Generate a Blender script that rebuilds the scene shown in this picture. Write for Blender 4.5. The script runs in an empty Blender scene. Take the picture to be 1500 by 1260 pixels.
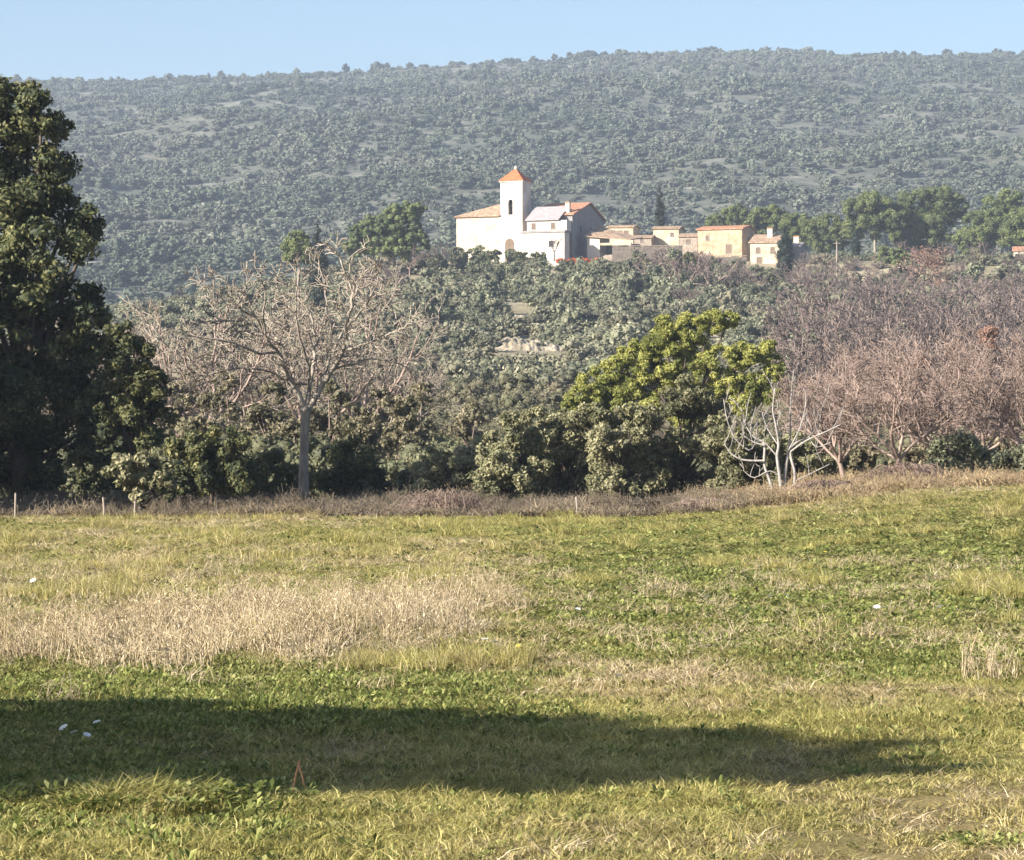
import bpy, math, random
import numpy as np
from mathutils import Vector

random.seed(7)
RNG = np.random.default_rng(7)
sc = bpy.context.scene
COL = sc.collection
R = math.radians

# ------------------------------------------------------------------ measuring aids
F = 4735.0; CX = 750.0; HY = 658.0; CH = 1.6        # focal length in photo pixels, horizon line, eye height
def XP(x, Y): return (x - CX) / F * Y
def ZP(y, Y): return CH + (HY - y) / F * Y

def sstep(a, b, v):
    t = np.clip((np.asarray(v, float) - a) / (b - a), 0, 1)
    return t * t * (3 - 2 * t)

def _hash(ix, iy, s):
    h = (ix.astype(np.int64) * 374761393 + iy.astype(np.int64) * 668265263 + s * 1442695041) & 0xffffffff
    h = ((h ^ (h >> 13)) * 1274126177) & 0xffffffff
    return ((h ^ (h >> 16)) & 0xffff) / 65535.0

def vnoise(x, y, s=0):
    x = np.asarray(x, float); y = np.asarray(y, float)
    ix = np.floor(x); iy = np.floor(y); fx = x - ix; fy = y - iy
    ix = ix.astype(np.int64); iy = iy.astype(np.int64)
    fx = fx * fx * (3 - 2 * fx); fy = fy * fy * (3 - 2 * fy)
    a = _hash(ix, iy, s); b = _hash(ix + 1, iy, s); c = _hash(ix, iy + 1, s); d = _hash(ix + 1, iy + 1, s)
    return (a * (1 - fx) + b * fx) * (1 - fy) + (c * (1 - fx) + d * fx) * fy

def fbm(x, y, s=0, o=4):
    v = 0; a = 0.5; t = 0
    for k in range(o):
        v = v + a * vnoise(x, y, s + k * 17); t += a
        x = np.asarray(x) * 2.03 + 11.3; y = np.asarray(y) * 2.03 + 4.7; a *= 0.5
    return v / t

YS = [-200, 78, 100, 140, 200, 300, 400, 480, 540, 568, 640, 700, 790, 850, 1000, 1200, 1500, 1800, 2100, 2300, 2500, 3600]
ZS = [0, 0, -.1, .3, 1.9, 6.5, 14, 22.7, 31.4, 34.6, 38.5, 39, 33, 36, 60, 92, 142, 192, 240, 270, 262, 150]
KX = [-400, -89, -65, -41, -24, 0, 400]
KV = [.40, .66, .76, .9, 1, 1, 1]
RX = [-1500, -600, -364, -240, -121, 0, 60, 146, 260, 364, 700, 1500]
RV = [.80, .93, .972, .985, 1.0, 1.02, 1.04, 1.055, 1.045, 1.04, 1.0, .9]
def H(X, Y):
    X = np.asarray(X, float); Y = np.asarray(Y, float)
    z = np.interp(Y, YS, ZS)
    kn = np.interp(X, KX, KV); rv = np.interp(X, RX, RV)
    w = sstep(720, 900, Y)
    z = z * (kn * (1 - w) + rv * w)
    z = z * (1 - .065 * sstep(22, 42, X) * sstep(380, 500, Y) * (1 - sstep(548, 560, Y)))
    z = z + 0.78 * sstep(2.5, 12, X) * sstep(40, 80, Y) * (1 - sstep(100, 160, Y))
    z = z - .38 * sstep(75.2, 77, Y) * (1 - sstep(82, 88, Y)) * (1 - sstep(3, 7, X))
    # field undulation
    z = z + (fbm(X * .35, Y * .35, 3, 3) - .5) * .10 * sstep(6, 14, Y) + (fbm(X * 2.2, Y * 2.2, 5, 2) - .5) * .035
    z = z + (fbm(X / 22, Y / 22, 9, 4) - .5) * 2.4 * sstep(110, 220, Y) * (1 - .8 * sstep(530, 560, Y) * (1 - sstep(700, 760, Y)))
    z = z + (fbm(X / 130, Y / 190, 21, 4) - .5) * 34 * sstep(860, 1200, Y) * (1 - .82 * sstep(1950, 2200, Y))
    z = z + (fbm(X / 40, Y / 40, 31, 2) - .5) * 5 * sstep(900, 1100, Y)
    return z
def h1(x, y): return float(H(x, y))

# ------------------------------------------------------------------ object helpers
def tag(o, label=None, cat=None, group=None, kind=None):
    if label: o['label'] = label
    if cat: o['category'] = cat
    if group: o['group'] = group
    if kind: o['kind'] = kind
    return o

def empty(name, loc=(0, 0, 0), rz=0.0):
    o = bpy.data.objects.new(name, None); COL.objects.link(o)
    o.location = loc; o.rotation_euler = (0, 0, rz); o.empty_display_size = 0.3
    return o

def copy_tree(o, parent=None):
    c = o.copy(); COL.objects.link(c); c.parent = parent
    for ch in list(o.children): copy_tree(ch, c)
    return c

def mk_mesh(name, V, quads, rnd=None, smooth=False):
    V = np.asarray(V, np.float32).reshape(-1, 3); quads = np.asarray(quads, np.int32).reshape(-1, 4)
    me = bpy.data.meshes.new(name)
    me.vertices.add(len(V)); me.vertices.foreach_set('co', V.ravel())
    nq = len(quads)
    me.loops.add(nq * 4); me.loops.foreach_set('vertex_index', quads.ravel())
    me.polygons.add(nq); me.polygons.foreach_set('loop_start', np.arange(0, nq * 4, 4, dtype=np.int32))
    if smooth: me.polygons.foreach_set('use_smooth', np.ones(nq, bool))
    if rnd is None: rnd = RNG.random(nq)
    a = me.attributes.new('rnd', 'FLOAT', 'FACE'); a.data.foreach_set('value', np.asarray(rnd, np.float32))
    me.update(calc_edges=True); me.validate()
    return me

def mobj(name, me, mat, parent=None, loc=None, link=True):
    o = bpy.data.objects.new(name, me)
    if mat is not None:
        for m in (mat if isinstance(mat, (list, tuple)) else [mat]): me.materials.append(m)
    if link: COL.objects.link(o)
    if parent: o.parent = parent
    if loc is not None: o.location = loc
    return o

class PB:      # polygon collector
    def __init__(s): s.v = []; s.f = []
    def poly(s, pts):
        b = len(s.v); s.v += [tuple(p) for p in pts]; s.f.append(tuple(range(b, b + len(pts))))
    def hull(s, bot, top):      # prism between two equal loops (counter-clockwise from above)
        b = len(s.v); n = len(bot); s.v += [tuple(p) for p in bot] + [tuple(p) for p in top]
        s.f.append(tuple(range(b + n - 1, b - 1, -1))); s.f.append(tuple(range(b + n, b + 2 * n)))
        for i in range(n):
            j = (i + 1) % n; s.f.append((b + i, b + j, b + n + j, b + n + i))
    def box(s, x0, y0, z0, x1, y1, z1):
        s.hull([(x0, y0, z0), (x1, y0, z0), (x1, y1, z0), (x0, y1, z0)], [(x0, y0, z1), (x1, y0, z1), (x1, y1, z1), (x0, y1, z1)])
    def build(s, name, mat, parent=None, loc=None, bevel=0):
        me = bpy.data.meshes.new(name); me.from_pydata(s.v, [], s.f); me.update()
        o = mobj(name, me, mat, parent, loc)
        if bevel:
            m = o.modifiers.new('bevel', 'BEVEL'); m.width = bevel; m.segments = 1; m.limit_method = 'ANGLE'
        return o

# ------------------------------------------------------------------ materials
def newmat(name):
    m = bpy.data.materials.new(name); m.use_nodes = True
    nt = m.node_tree; nt.nodes.clear(); return m, nt, nt.nodes, nt.links

def ramp(N, cols, pos=None):
    r = N.new('ShaderNodeValToRGB'); e = r.color_ramp.elements
    while len(e) < len(cols): e.new(0.5)
    for i, c in enumerate(cols):
        e[i].position = pos[i] if pos else i / (len(cols) - 1)
        e[i].color = (*c, 1)
    return r

def leafmat(name, cols, scale=1.0, transl=0.25, tintcol=None, objvar=0.25, rough=0.65, nw=0.5):
    m, nt, N, L = newmat(name)
    at = N.new('ShaderNodeAttribute'); at.attribute_name = 'rnd'
    geo = N.new('ShaderNodeNewGeometry')
    no = N.new('ShaderNodeTexNoise'); no.inputs['Scale'].default_value = scale; no.inputs['Detail'].default_value = 2
    L.new(geo.outputs['Position'], no.inputs['Vector'])
    mr = N.new('ShaderNodeMapRange'); mr.inputs['From Min'].default_value = .3; mr.inputs['From Max'].default_value = .7
    L.new(no.outputs['Fac'], mr.inputs['Value'])
    mx = N.new('ShaderNodeMix'); mx.inputs['Factor'].default_value = nw
    L.new(at.outputs['Fac'], mx.inputs['A']); L.new(mr.outputs['Result'], mx.inputs['B'])
    rp = ramp(N, cols); L.new(mx.outputs['Result'], rp.inputs['Fac'])
    col = rp.outputs['Color']
    if tintcol:
        ia = N.new('ShaderNodeAttribute'); ia.attribute_type = 'INSTANCER'; ia.attribute_name = 'tint'
        tm = N.new('ShaderNodeMix'); tm.data_type = 'RGBA'
        rp2 = ramp(N, tintcol); L.new(at.outputs['Fac'], rp2.inputs['Fac'])
        L.new(ia.outputs['Fac'], tm.inputs['Factor']); L.new(col, tm.inputs['A']); L.new(rp2.outputs['Color'], tm.inputs['B'])
        col = tm.outputs['Result']
    oi = N.new('ShaderNodeObjectInfo')
    mr2 = N.new('ShaderNodeMapRange'); mr2.inputs['To Min'].default_value = 1 - objvar; mr2.inputs['To Max'].default_value = 1 + objvar
    L.new(oi.outputs['Random'], mr2.inputs['Value'])
    hs = N.new('ShaderNodeHueSaturation'); L.new(mr2.outputs['Result'], hs.inputs['Value']); L.new(col, hs.inputs['Color'])
    d = N.new('ShaderNodeBsdfPrincipled'); d.inputs['Roughness'].default_value = rough
    d.inputs['Specular IOR Level'].default_value = 0.25
    L.new(hs.outputs['Color'], d.inputs['Base Color'])
    out = N.new('ShaderNodeOutputMaterial')
    if transl > 0:
        t = N.new('ShaderNodeBsdfTranslucent'); L.new(hs.outputs['Color'], t.inputs['Color'])
        ms = N.new('ShaderNodeMixShader'); ms.inputs['Fac'].default_value = transl
        L.new(d.outputs[0], ms.inputs[1]); L.new(t.outputs[0], ms.inputs[2]); L.new(ms.outputs[0], out.inputs['Surface'])
    else: L.new(d.outputs[0], out.inputs['Surface'])
    return m

def solidmat(name, cols, scale=1.0, detail=5, rough=0.85, bump=0.0, bscale=None, stretch=(1, 1, 1), pos=None, objcoord=True):
    m, nt, N, L = newmat(name)
    tc = N.new('ShaderNodeTexCoord'); mp = N.new('ShaderNodeMapping'); mp.inputs['Scale'].default_value = stretch
    geo = N.new('ShaderNodeNewGeometry')
    L.new(tc.outputs['Object'] if objcoord else geo.outputs['Position'], mp.inputs['Vector'])
    no = N.new('ShaderNodeTexNoise'); no.inputs['Scale'].default_value = scale; no.inputs['Detail'].default_value = detail
    no.inputs['Roughness'].default_value = .62
    L.new(mp.outputs[0], no.inputs['Vector'])
    mr = N.new('ShaderNodeMapRange'); mr.inputs['From Min'].default_value = .3; mr.inputs['From Max'].default_value = .7
    L.new(no.outputs['Fac'], mr.inputs['Value'])
    rp = ramp(N, cols, pos); L.new(mr.outputs['Result'], rp.inputs['Fac'])
    d = N.new('ShaderNodeBsdfPrincipled'); d.inputs['Roughness'].default_value = rough; d.inputs['Specular IOR Level'].default_value = .2
    L.new(rp.outputs['Color'], d.inputs['Base Color'])
    if bump:
        nb = N.new('ShaderNodeTexNoise'); nb.inputs['Scale'].default_value = bscale or scale * 4; nb.inputs['Detail'].default_value = 4
        L.new(mp.outputs[0], nb.inputs['Vector'])
        b = N.new('ShaderNodeBump'); b.inputs['Strength'].default_value = 1; b.inputs['Distance'].default_value = bump
        L.new(nb.outputs['Fac'], b.inputs['Height']); L.new(b.outputs[0], d.inputs['Normal'])
    out = N.new('ShaderNodeOutputMaterial'); L.new(d.outputs[0], out.inputs['Surface'])
    return m

def roofmat(name, cols, axis='X'):
    m, nt, N, L = newmat(name)
    tc = N.new('ShaderNodeTexCoord')
    w = N.new('ShaderNodeTexWave'); w.bands_direction = axis; w.inputs['Scale'].default_value = 1.3; w.inputs['Distortion'].default_value = .6
    L.new(tc.outputs['Object'], w.inputs['Vector'])
    no = N.new('ShaderNodeTexNoise'); no.inputs['Scale'].default_value = 1.6; no.inputs['Detail'].default_value = 5; no.inputs['Roughness'].default_value = .7
    L.new(tc.outputs['Object'], no.inputs['Vector'])
    mr = N.new('ShaderNodeMapRange'); mr.inputs['From Min'].default_value = .3; mr.inputs['From Max'].default_value = .7
    L.new(no.outputs['Fac'], mr.inputs['Value'])
    rp = ramp(N, cols); L.new(mr.outputs['Result'], rp.inputs['Fac'])
    d = N.new('ShaderNodeBsdfPrincipled'); d.inputs['Roughness'].default_value = .9; d.inputs['Specular IOR Level'].default_value = .15
    L.new(rp.outputs['Color'], d.inputs['Base Color'])
    b = N.new('ShaderNodeBump'); b.inputs['Distance'].default_value = .08; L.new(w.outputs['Fac'], b.inputs['Height']); L.new(b.outputs[0], d.inputs['Normal'])
    out = N.new('ShaderNodeOutputMaterial'); L.new(d.outputs[0], out.inputs['Surface'])
    return m

M = {}
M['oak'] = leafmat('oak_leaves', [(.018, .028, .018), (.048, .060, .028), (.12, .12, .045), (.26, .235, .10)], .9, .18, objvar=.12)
M['shrub'] = leafmat('shrub_leaves', [(.045, .052, .030), (.10, .105, .056), (.185, .18, .10), (.29, .265, .17)], .8, .2, tintcol=[(.10, .075, .055), (.25, .19, .14)], objvar=.2)
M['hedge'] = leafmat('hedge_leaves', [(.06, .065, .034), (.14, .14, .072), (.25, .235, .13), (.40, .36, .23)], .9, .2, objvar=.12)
M['scrub'] = leafmat('scrub_leaves', [(.042, .050, .031), (.098, .107, .064), (.18, .182, .115), (.29, .275, .185)], .15, .12, tintcol=[(.14, .11, .08), (.26, .21, .15)], objvar=.34)
M['pineyellow'] = leafmat('aleppo_pine_needles', [(.065, .082, .024), (.17, .182, .045), (.30, .30, .082), (.39, .375, .12)], .8, .25, objvar=.05)
M['pine'] = leafmat('pine_needles', [(.035, .050, .022), (.08, .10, .038), (.13, .15, .05), (.19, .20, .075)], .25, .15, objvar=.15)
M['cypress'] = leafmat('cypress_leaves', [(.008, .014, .009), (.014, .022, .013), (.024, .032, .018)], .5, .08, objvar=.1)
M['forest'] = leafmat('forest_leaves', [(.024, .033, .024), (.056, .070, .048), (.105, .120, .080), (.19, .20, .14)], .012, .08, tintcol=[(.08, .085, .065), (.15, .15, .115)], objvar=.24, nw=.35)
M['twig'] = leafmat('pink_grey_twigs', [(.16, .13, .10), (.28, .235, .185), (.42, .355, .285)], .5, .0, objvar=.12)
M['twigred'] = leafmat('red_brown_twigs', [(.11, .08, .066), (.23, .17, .142), (.38, .29, .24)], .4, .0, objvar=.15)
M['twigpurple'] = leafmat('purple_grey_twigs', [(.05, .04, .037), (.12, .092, .083), (.26, .205, .18)], .25, .0, objvar=.22)
M['deadleaf'] = leafmat('russet_dead_leaves', [(.16, .09, .065), (.27, .16, .12), (.36, .23, .17)], .3, .2, objvar=.1)
M['bramble'] = leafmat('bramble_stems', [(.10, .07, .055), (.20, .145, .115), (.30, .225, .18)], .7, .0, objvar=.1)
M['bark'] = solidmat('walnut_bark', [(.13, .112, .09), (.25, .215, .175), (.38, .33, .27)], 5, bump=.03, stretch=(1, 1, .3))
M['barkdark'] = solidmat('dark_bark', [(.06, .048, .038), (.12, .095, .075)], 5, bump=.02, stretch=(1, 1, .3))
M['barkpale'] = solidmat('pale_fig_bark', [(.16, .145, .13), (.28, .255, .235), (.38, .35, .33)], 9, detail=8, bump=.01, stretch=(1, 1, .3))
M['barkpink'] = solidmat('pinkish_bark', [(.18, .13, .11), (.33, .25, .21)], 5, bump=.01, stretch=(1, 1, .3))
M['redleaf'] = leafmat('red_hedge_leaves', [(.30, .06, .02), (.5, .11, .03), (.6, .2, .07)], .8, .2, objvar=.05)
M['straw'] = leafmat('straw_blades', [(.16, .12, .065), (.36, .28, .165), (.56, .46, .30), (.70, .60, .43)], 1.1, .25, objvar=.2, nw=.3)
M['weeds'] = leafmat('brown_shaded_weed_stems', [(.075, .06, .045), (.145, .118, .085), (.24, .195, .14)], .5, .15, tintcol=[(.25, .18, .10), (.42, .32, .19)], objvar=.25)
M['grass'] = leafmat('grass_blades', [(.105, .103, .028), (.265, .245, .068), (.43, .385, .13), (.60, .53, .25)], .9, .45,
                     tintcol=[(.25, .20, .07), (.42, .345, .15), (.58, .49, .27)], objvar=.22, nw=.35)
M['broad'] = leafmat('weed_leaves', [(.06, .082, .022), (.155, .19, .046), (.28, .30, .090), (.48, .47, .22)], 1.2, .42,
                     tintcol=[(.16, .15, .05), (.33, .29, .12)], objvar=.22, nw=.3)
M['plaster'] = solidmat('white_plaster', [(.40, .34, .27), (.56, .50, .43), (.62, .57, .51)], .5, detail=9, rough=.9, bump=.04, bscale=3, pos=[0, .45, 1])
M['naveplaster'] = solidmat('cream_nave_plaster', [(.34, .27, .19), (.48, .41, .30), (.56, .50, .40)], .5, detail=9, rough=.9, bump=.04, bscale=3)
M['cream'] = solidmat('cream_plaster', [(.30, .22, .15), (.45, .36, .26), (.53, .45, .35)], .6, detail=8, rough=.9, bump=.02, bscale=3)
M['stone'] = solidmat('rubble_stone', [(.18, .14, .115), (.28, .23, .185), (.37, .31, .26)], 1.6, rough=.95, bump=.06, bscale=3)
M['greyshadeplaster'] = solidmat('grey_and_gable_shade_plaster', [(.20, .185, .18), (.29, .27, .26)], .6, rough=.9, bump=.02)
M['orangestone'] = solidmat('ochre_stone', [(.24, .17, .11), (.36, .26, .175), (.46, .36, .26)], .9, rough=.95, bump=.05, bscale=3)
M['tileorange'] = roofmat('orange_tiles', [(.30, .13, .075), (.42, .21, .125), (.48, .29, .20)])
M['tilered'] = roofmat('tower_tiles', [(.40, .09, .035), (.52, .15, .065), (.56, .22, .12)])
M['tilepale'] = roofmat('weathered_tiles', [(.20, .12, .08), (.34, .24, .165), (.50, .40, .30)])
M['tilegrey'] = roofmat('lilac_grey_tiles', [(.28, .24, .245), (.36, .32, .325), (.43, .39, .39)])
M['slate'] = roofmat('dark_grey_tiles', [(.12, .11, .12), (.18, .165, .17), (.25, .22, .22)])
M['dark'] = solidmat('dark_interior', [(.02, .02, .022), (.04, .035, .035)], 2)
M['shutter'] = solidmat('brown_shutter', [(.12, .085, .06), (.18, .13, .095)], 2)
M['bell'] = solidmat('bell_bronze', [(.14, .10, .05), (.22, .16, .08)], 3, rough=.5)
M['rock'] = solidmat('pale_limestone', [(.14, .12, .08), (.30, .25, .175), (.46, .39, .29)], .55, rough=.95, bump=.12, bscale=2)
M['wood'] = solidmat('weathered_wood', [(.20, .16, .13), (.33, .28, .23)], 9, stretch=(1, 1, .2))
M['petal'] = leafmat('white_petals', [(.75, .75, .72), (.85, .85, .84)], 1, .2, objvar=.05)
M['yellowflower'] = leafmat('yellow_petals', [(.75, .62, .08), (.85, .76, .2)], 1, .2, objvar=.05)
M['twigorange'] = solidmat('orange_brown_stalk', [(.45, .20, .10), (.58, .32, .18)], 30)
M['hillground'] = solidmat('hill_soil', [(.13, .115, .07), (.22, .19, .12), (.34, .29, .20), (.46, .40, .30)], .07, detail=8, objcoord=False, pos=[0, .45, .75, 1])
M['mountground'] = solidmat('mountain_garrigue', [(.05, .056, .042), (.085, .088, .067), (.15, .147, .118), (.36, .34, .29)], .09, detail=9, objcoord=False, pos=[0, .5, .88, 1], stretch=(.5, 1, 1))

# field soil: fine multi-scale pattern of litter, moss and earth
def fieldmat():
    m, nt, N, L = newmat('field_turf')
    geo = N.new('ShaderNodeNewGeometry')
    at = N.new('ShaderNodeAttribute'); at.attribute_name = 'dry'
    n1 = N.new('ShaderNodeTexNoise'); n1.inputs['Scale'].default_value = 38; n1.inputs['Detail'].default_value = 8; n1.inputs['Roughness'].default_value = .75
    L.new(geo.outputs['Position'], n1.inputs['Vector'])
    mr = N.new('ShaderNodeMapRange'); mr.inputs['From Min'].default_value = .32; mr.inputs['From Max'].default_value = .68
    L.new(n1.outputs['Fac'], mr.inputs['Value'])
    a = ramp(N, [(.05, .055, .018), (.13, .13, .04), (.25, .23, .08)])
    b = ramp(N, [(.14, .10, .045), (.25, .185, .085), (.38, .30, .16)])
    L.new(mr.outputs['Result'], a.inputs['Fac']); L.new(mr.outputs['Result'], b.inputs['Fac'])
    mx = N.new('ShaderNodeMix'); mx.data_type = 'RGBA'
    L.new(at.outputs['Fac'], mx.inputs['Factor']); L.new(a.outputs[0], mx.inputs['A']); L.new(b.outputs[0], mx.inputs['B'])
    d = N.new('ShaderNodeBsdfPrincipled'); d.inputs['Roughness'].default_value = .95; d.inputs['Specular IOR Level'].default_value = .1
    L.new(mx.outputs['Result'], d.inputs['Base Color'])
    bp = N.new('ShaderNodeBump'); bp.inputs['Distance'].default_value = .02; L.new(n1.outputs['Fac'], bp.inputs['Height']); L.new(bp.outputs[0], d.inputs['Normal'])
    out = N.new('ShaderNodeOutputMaterial'); L.new(d.outputs[0], out.inputs['Surface'])
    return m
M['field'] = fieldmat()

# ------------------------------------------------------------------ where the meadow is dry, weedy or tall (a map of the field)
def fieldmap(X, Y):
    """returns dry, tall, broad, sparse in 0..1 at world points"""
    X = np.asarray(X, float); Y = np.asarray(Y, float)
    x = CX + X / Y * F; y = HY + CH / Y * F
    n = fbm(X * .9, Y * .35, 41, 4) - .5; n2 = fbm(X * 2.3, Y * .8, 43, 3) - .5; n3 = fbm(X * .3, Y * .12, 47, 3) - .5
    xe = x + n * 260; ye = y + n * 70 + 32 * sstep(420, 740, x)
    right = 742 - (np.clip(y, 880, 1000) - 880) * .35
    tall = sstep(870, 915, ye) * (1 - sstep(975, 1015, ye)) * (1 - sstep(right - 60, right + 40, xe)) 
    tall = np.maximum(tall, .55 * sstep(865, 900, ye) * (1 - sstep(1015, 1050, ye)) * (1 - sstep(20, 160, xe)))
    broad = sstep(955, 1000, ye) * (1 - sstep(1060, 1110, ye)) * (1 - sstep(700, 900, xe))
    broad = np.maximum(broad, .9 * sstep(690, 900, xe) * sstep(795, 840, ye) * (1 - sstep(990, 1040, ye)))
    broad = np.maximum(broad, .8 * sstep(1030, 1060, ye) * (1 - sstep(1200, 1240, ye)) * (1 - sstep(300, 460, xe)))
    hay = sstep(1018, 1036, ye) * (1 - sstep(1056, 1078, ye)) * sstep(860, 1020, xe) * sstep(-.12, .10, n2 + n)
    brown = sstep(900, 1200, xe) * sstep(1085, 1130, ye)
    far = 1 - sstep(770, 880, ye)
    dry = .27 + n * 1.6 + n2 * .9 + n3 * .8
    dry = dry + .5 * tall - .35 * broad + .62 * hay + .25 * brown + .18 * far * (1 - sstep(500, 900, x)) + .35 * sstep(1050, 1250, x) * (1 - sstep(745, 790, y))
    dry = dry + .06 * sstep(1150, 1200, ye) * (1 - brown) * sstep(200, 500, x)
    dry = dry - .45 * sstep(560, 680, x) * (1 - sstep(1000, 1150, x)) * (1 - sstep(780, 800, y))
    dry = np.clip(dry, 0, 1)
    sparse = np.clip(.62 * brown + .3 * hay + n2 * 1.2 * brown, 0, 1)
    return dry, tall, broad, sparse

# ------------------------------------------------------------------ terrain sheets
def sheet(name, y0, y1, ny, nx, mat, width, label=None, geometric=False, dry=False):
    ys = np.geomspace(y0, y1, ny) if geometric else np.linspace(y0, y1, ny)
    us = np.linspace(-1, 1, nx); us = np.sign(us) * np.abs(us) ** 1.5
    YY, UU = np.meshgrid(ys, us, indexing='ij')
    XX = UU * width(YY); ZZ = H(XX, YY)
    V = np.stack([XX, YY, ZZ], -1).reshape(-1, 3)
    i, j = np.meshgrid(np.arange(ny - 1), np.arange(nx - 1), indexing='ij')
    a = (i * nx + j).ravel(); q = np.stack([a, a + 1, a + nx + 1, a + nx], 1)
    me = mk_mesh(name, V, q, smooth=True)
    if dry:
        d = fieldmap(V[:, 0], np.maximum(V[:, 1], 8))[0]
        at = me.attributes.new('dry', 'FLOAT', 'POINT'); at.data.foreach_set('value', d.astype(np.float32))
    o = mobj(name, me, mat); tag(o, kind='structure', label=label); return o
WD = lambda Y: 60 + .5 * np.maximum(Y, 0)
# the field is widened by the same fan so the three sheets meet edge to edge
sheet('ground', -60, 9, 20, 201, M['field'], WD, 'rough winter meadow close to the viewer', dry=True)
sheet('meadow', 9, 78, 420, 401, M['field'], WD, 'sloping rough meadow of green and straw coloured grass', dry=True)
sheet('hill', 78, 740, 330, 201, M['hillground'], WD, 'scrub covered knoll under the church')
sheet('mountain', 740, 3600, 160, 301, M['mountground'], WD, 'long wooded mountain ridge behind the village')

# ------------------------------------------------------------------ foliage and branch generators
def unit(v): return v / np.maximum(np.linalg.norm(v, axis=-1, keepdims=True), 1e-9)

def leaves(clumps, n, leaf, seed=0, aspect=.55, shell=(.55, 1.08), up=.15, core=0.0, wild=.7):
    """n leaf-sized rhombic faces spread through the shells of the clumps (x,y,z,r)"""
    g = np.random.default_rng(seed)
    c = np.asarray(clumps, float); w = c[:, 3] ** 2; w /= w.sum()
    k = g.choice(len(c), n, p=w)
    d = unit(g.normal(size=(n, 3)))
    rr = c[k, 3] * (shell[0] + (shell[1] - shell[0]) * g.random(n) ** .6)
    sq = np.array([1, 1, .85])
    P_ = c[k, :3] + d * sq * rr[:, None]
    nr = unit(d + np.array([0, 0, up]) + g.normal(size=(n, 3)) * wild)
    t = unit(np.cross(nr, g.normal(size=(n, 3)))); b = np.cross(nr, t)
    s = leaf * (.6 + .8 * g.random(n))[:, None]
    V = np.stack([P_ - t * s * .5, P_ - b * s * .5 * aspect + t * s * .05, P_ + t * s * .5, P_ + b * s * .5 * aspect + t * s * .05], 1).reshape(-1, 3)
    Q = np.arange(n * 4).reshape(-1, 4)
    rnd = np.clip(g.random(n) * .75 + (g.random(len(c))[k]) * .25, 0, 1)
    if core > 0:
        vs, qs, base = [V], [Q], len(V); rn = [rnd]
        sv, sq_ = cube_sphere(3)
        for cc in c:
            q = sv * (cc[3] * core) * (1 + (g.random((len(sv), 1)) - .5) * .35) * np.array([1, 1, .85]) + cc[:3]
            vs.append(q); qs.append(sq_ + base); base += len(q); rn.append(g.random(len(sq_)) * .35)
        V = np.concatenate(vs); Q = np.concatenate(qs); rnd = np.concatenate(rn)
    return V, Q, rnd

_cs = {}
def cube_sphere(n):
    if n in _cs: return _cs[n]
    V, Q = [], []; b = 0
    for ax in range(3):
        for sg in (-1, 1):
            a = np.linspace(-1, 1, n + 1); A, B = np.meshgrid(a, a, indexing='ij'); C = np.full_like(A, sg)
            st = [None] * 3; st[ax] = C; st[(ax + 1) % 3] = A if sg > 0 else B; st[(ax + 2) % 3] = B if sg > 0 else A
            V.append(unit(np.stack(st, -1).reshape(-1, 3)))
            i, j = np.meshgrid(np.arange(n), np.arange(n), indexing='ij'); k = (i * (n + 1) + j).ravel() + b
            Q.append(np.stack([k, k + n + 1, k + n + 2, k + 1], 1)); b += (n + 1) ** 2
    _cs[n] = (np.concatenate(V), np.concatenate(Q)); return _cs[n]

def subclumps(lobes, per, rs, seed=0):
    """smaller leaf clumps over and inside each big lobe (x,y,z,r)"""
    g = np.random.default_rng(seed); out = []
    for (x, y, z, r) in lobes:
        for k in range(per):
            d = unit(g.normal(size=3)); q = r * (.45 + .5 * g.random() ** .5)
            out.append((x + d[0] * q, y + d[1] * q, z + d[2] * q * .9, r * rs * (.6 + .8 * g.random())))
    return out

def frusta(S, sides=3):
    """S: rows p0(3) p1(3) r0 r1 -> tapered prisms"""
    S = np.asarray(S, float); n = len(S)
    p0, p1 = S[:, :3], S[:, 3:6]; d = unit(p1 - p0)
    ref = np.where(np.abs(d[:, 2:3]) > .9, np.array([[1., 0, 0]]), np.array([[0, 0, 1.]]))
    u = unit(np.cross(d, ref)); v = np.cross(d, u)
    an = np.arange(sides) * 2 * math.pi / sides
    ring = u[:, None] * np.cos(an)[None, :, None] + v[:, None] * np.sin(an)[None, :, None]
    A = p0[:, None] + ring * S[:, 6][:, None, None]; B = p1[:, None] + ring * S[:, 7][:, None, None]
    V = np.concatenate([A, B], 1).reshape(-1, 3)
    b = np.arange(n)[:, None] * 2 * sides; k = np.arange(sides)[None]; k2 = (k + 1) % sides
    Q = np.stack([b + k, b + k2, b + sides + k2, b + sides + k], -1).reshape(-1, 4)
    return V, Q

def tube(path, radii, sides=8, wob=0.0, seed=0):
    g = np.random.default_rng(seed)
    p = np.asarray(path, float); n = len(p); t = np.gradient(p, axis=0); t = unit(t)
    u = np.cross(t, np.array([0.17, .97, .1])); u = unit(u); v = np.cross(t, u)
    an = np.arange(sides) * 2 * math.pi / sides
    r = np.asarray(radii)[:, None, None] * (1 + wob * (g.random((n, sides, 1)) - .5))
    V = (p[:, None] + (u[:, None] * np.cos(an)[None, :, None] + v[:, None] * np.sin(an)[None, :, None]) * r).reshape(-1, 3)
    i, j = np.meshgrid(np.arange(n - 1), np.arange(sides), indexing='ij'); a = i * sides + j; b = i * sides + (j + 1) % sides
    Q = np.stack([a, b, b + sides, a + sides], -1).reshape(-1, 4)
    return V, Q

def join(parts):
    Vs, Qs, b = [], [], 0
    for V, Q in parts:
        Vs.append(V); Qs.append(np.asarray(Q) + b); b += len(V)
    return np.concatenate(Vs), np.concatenate(Qs)

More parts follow.
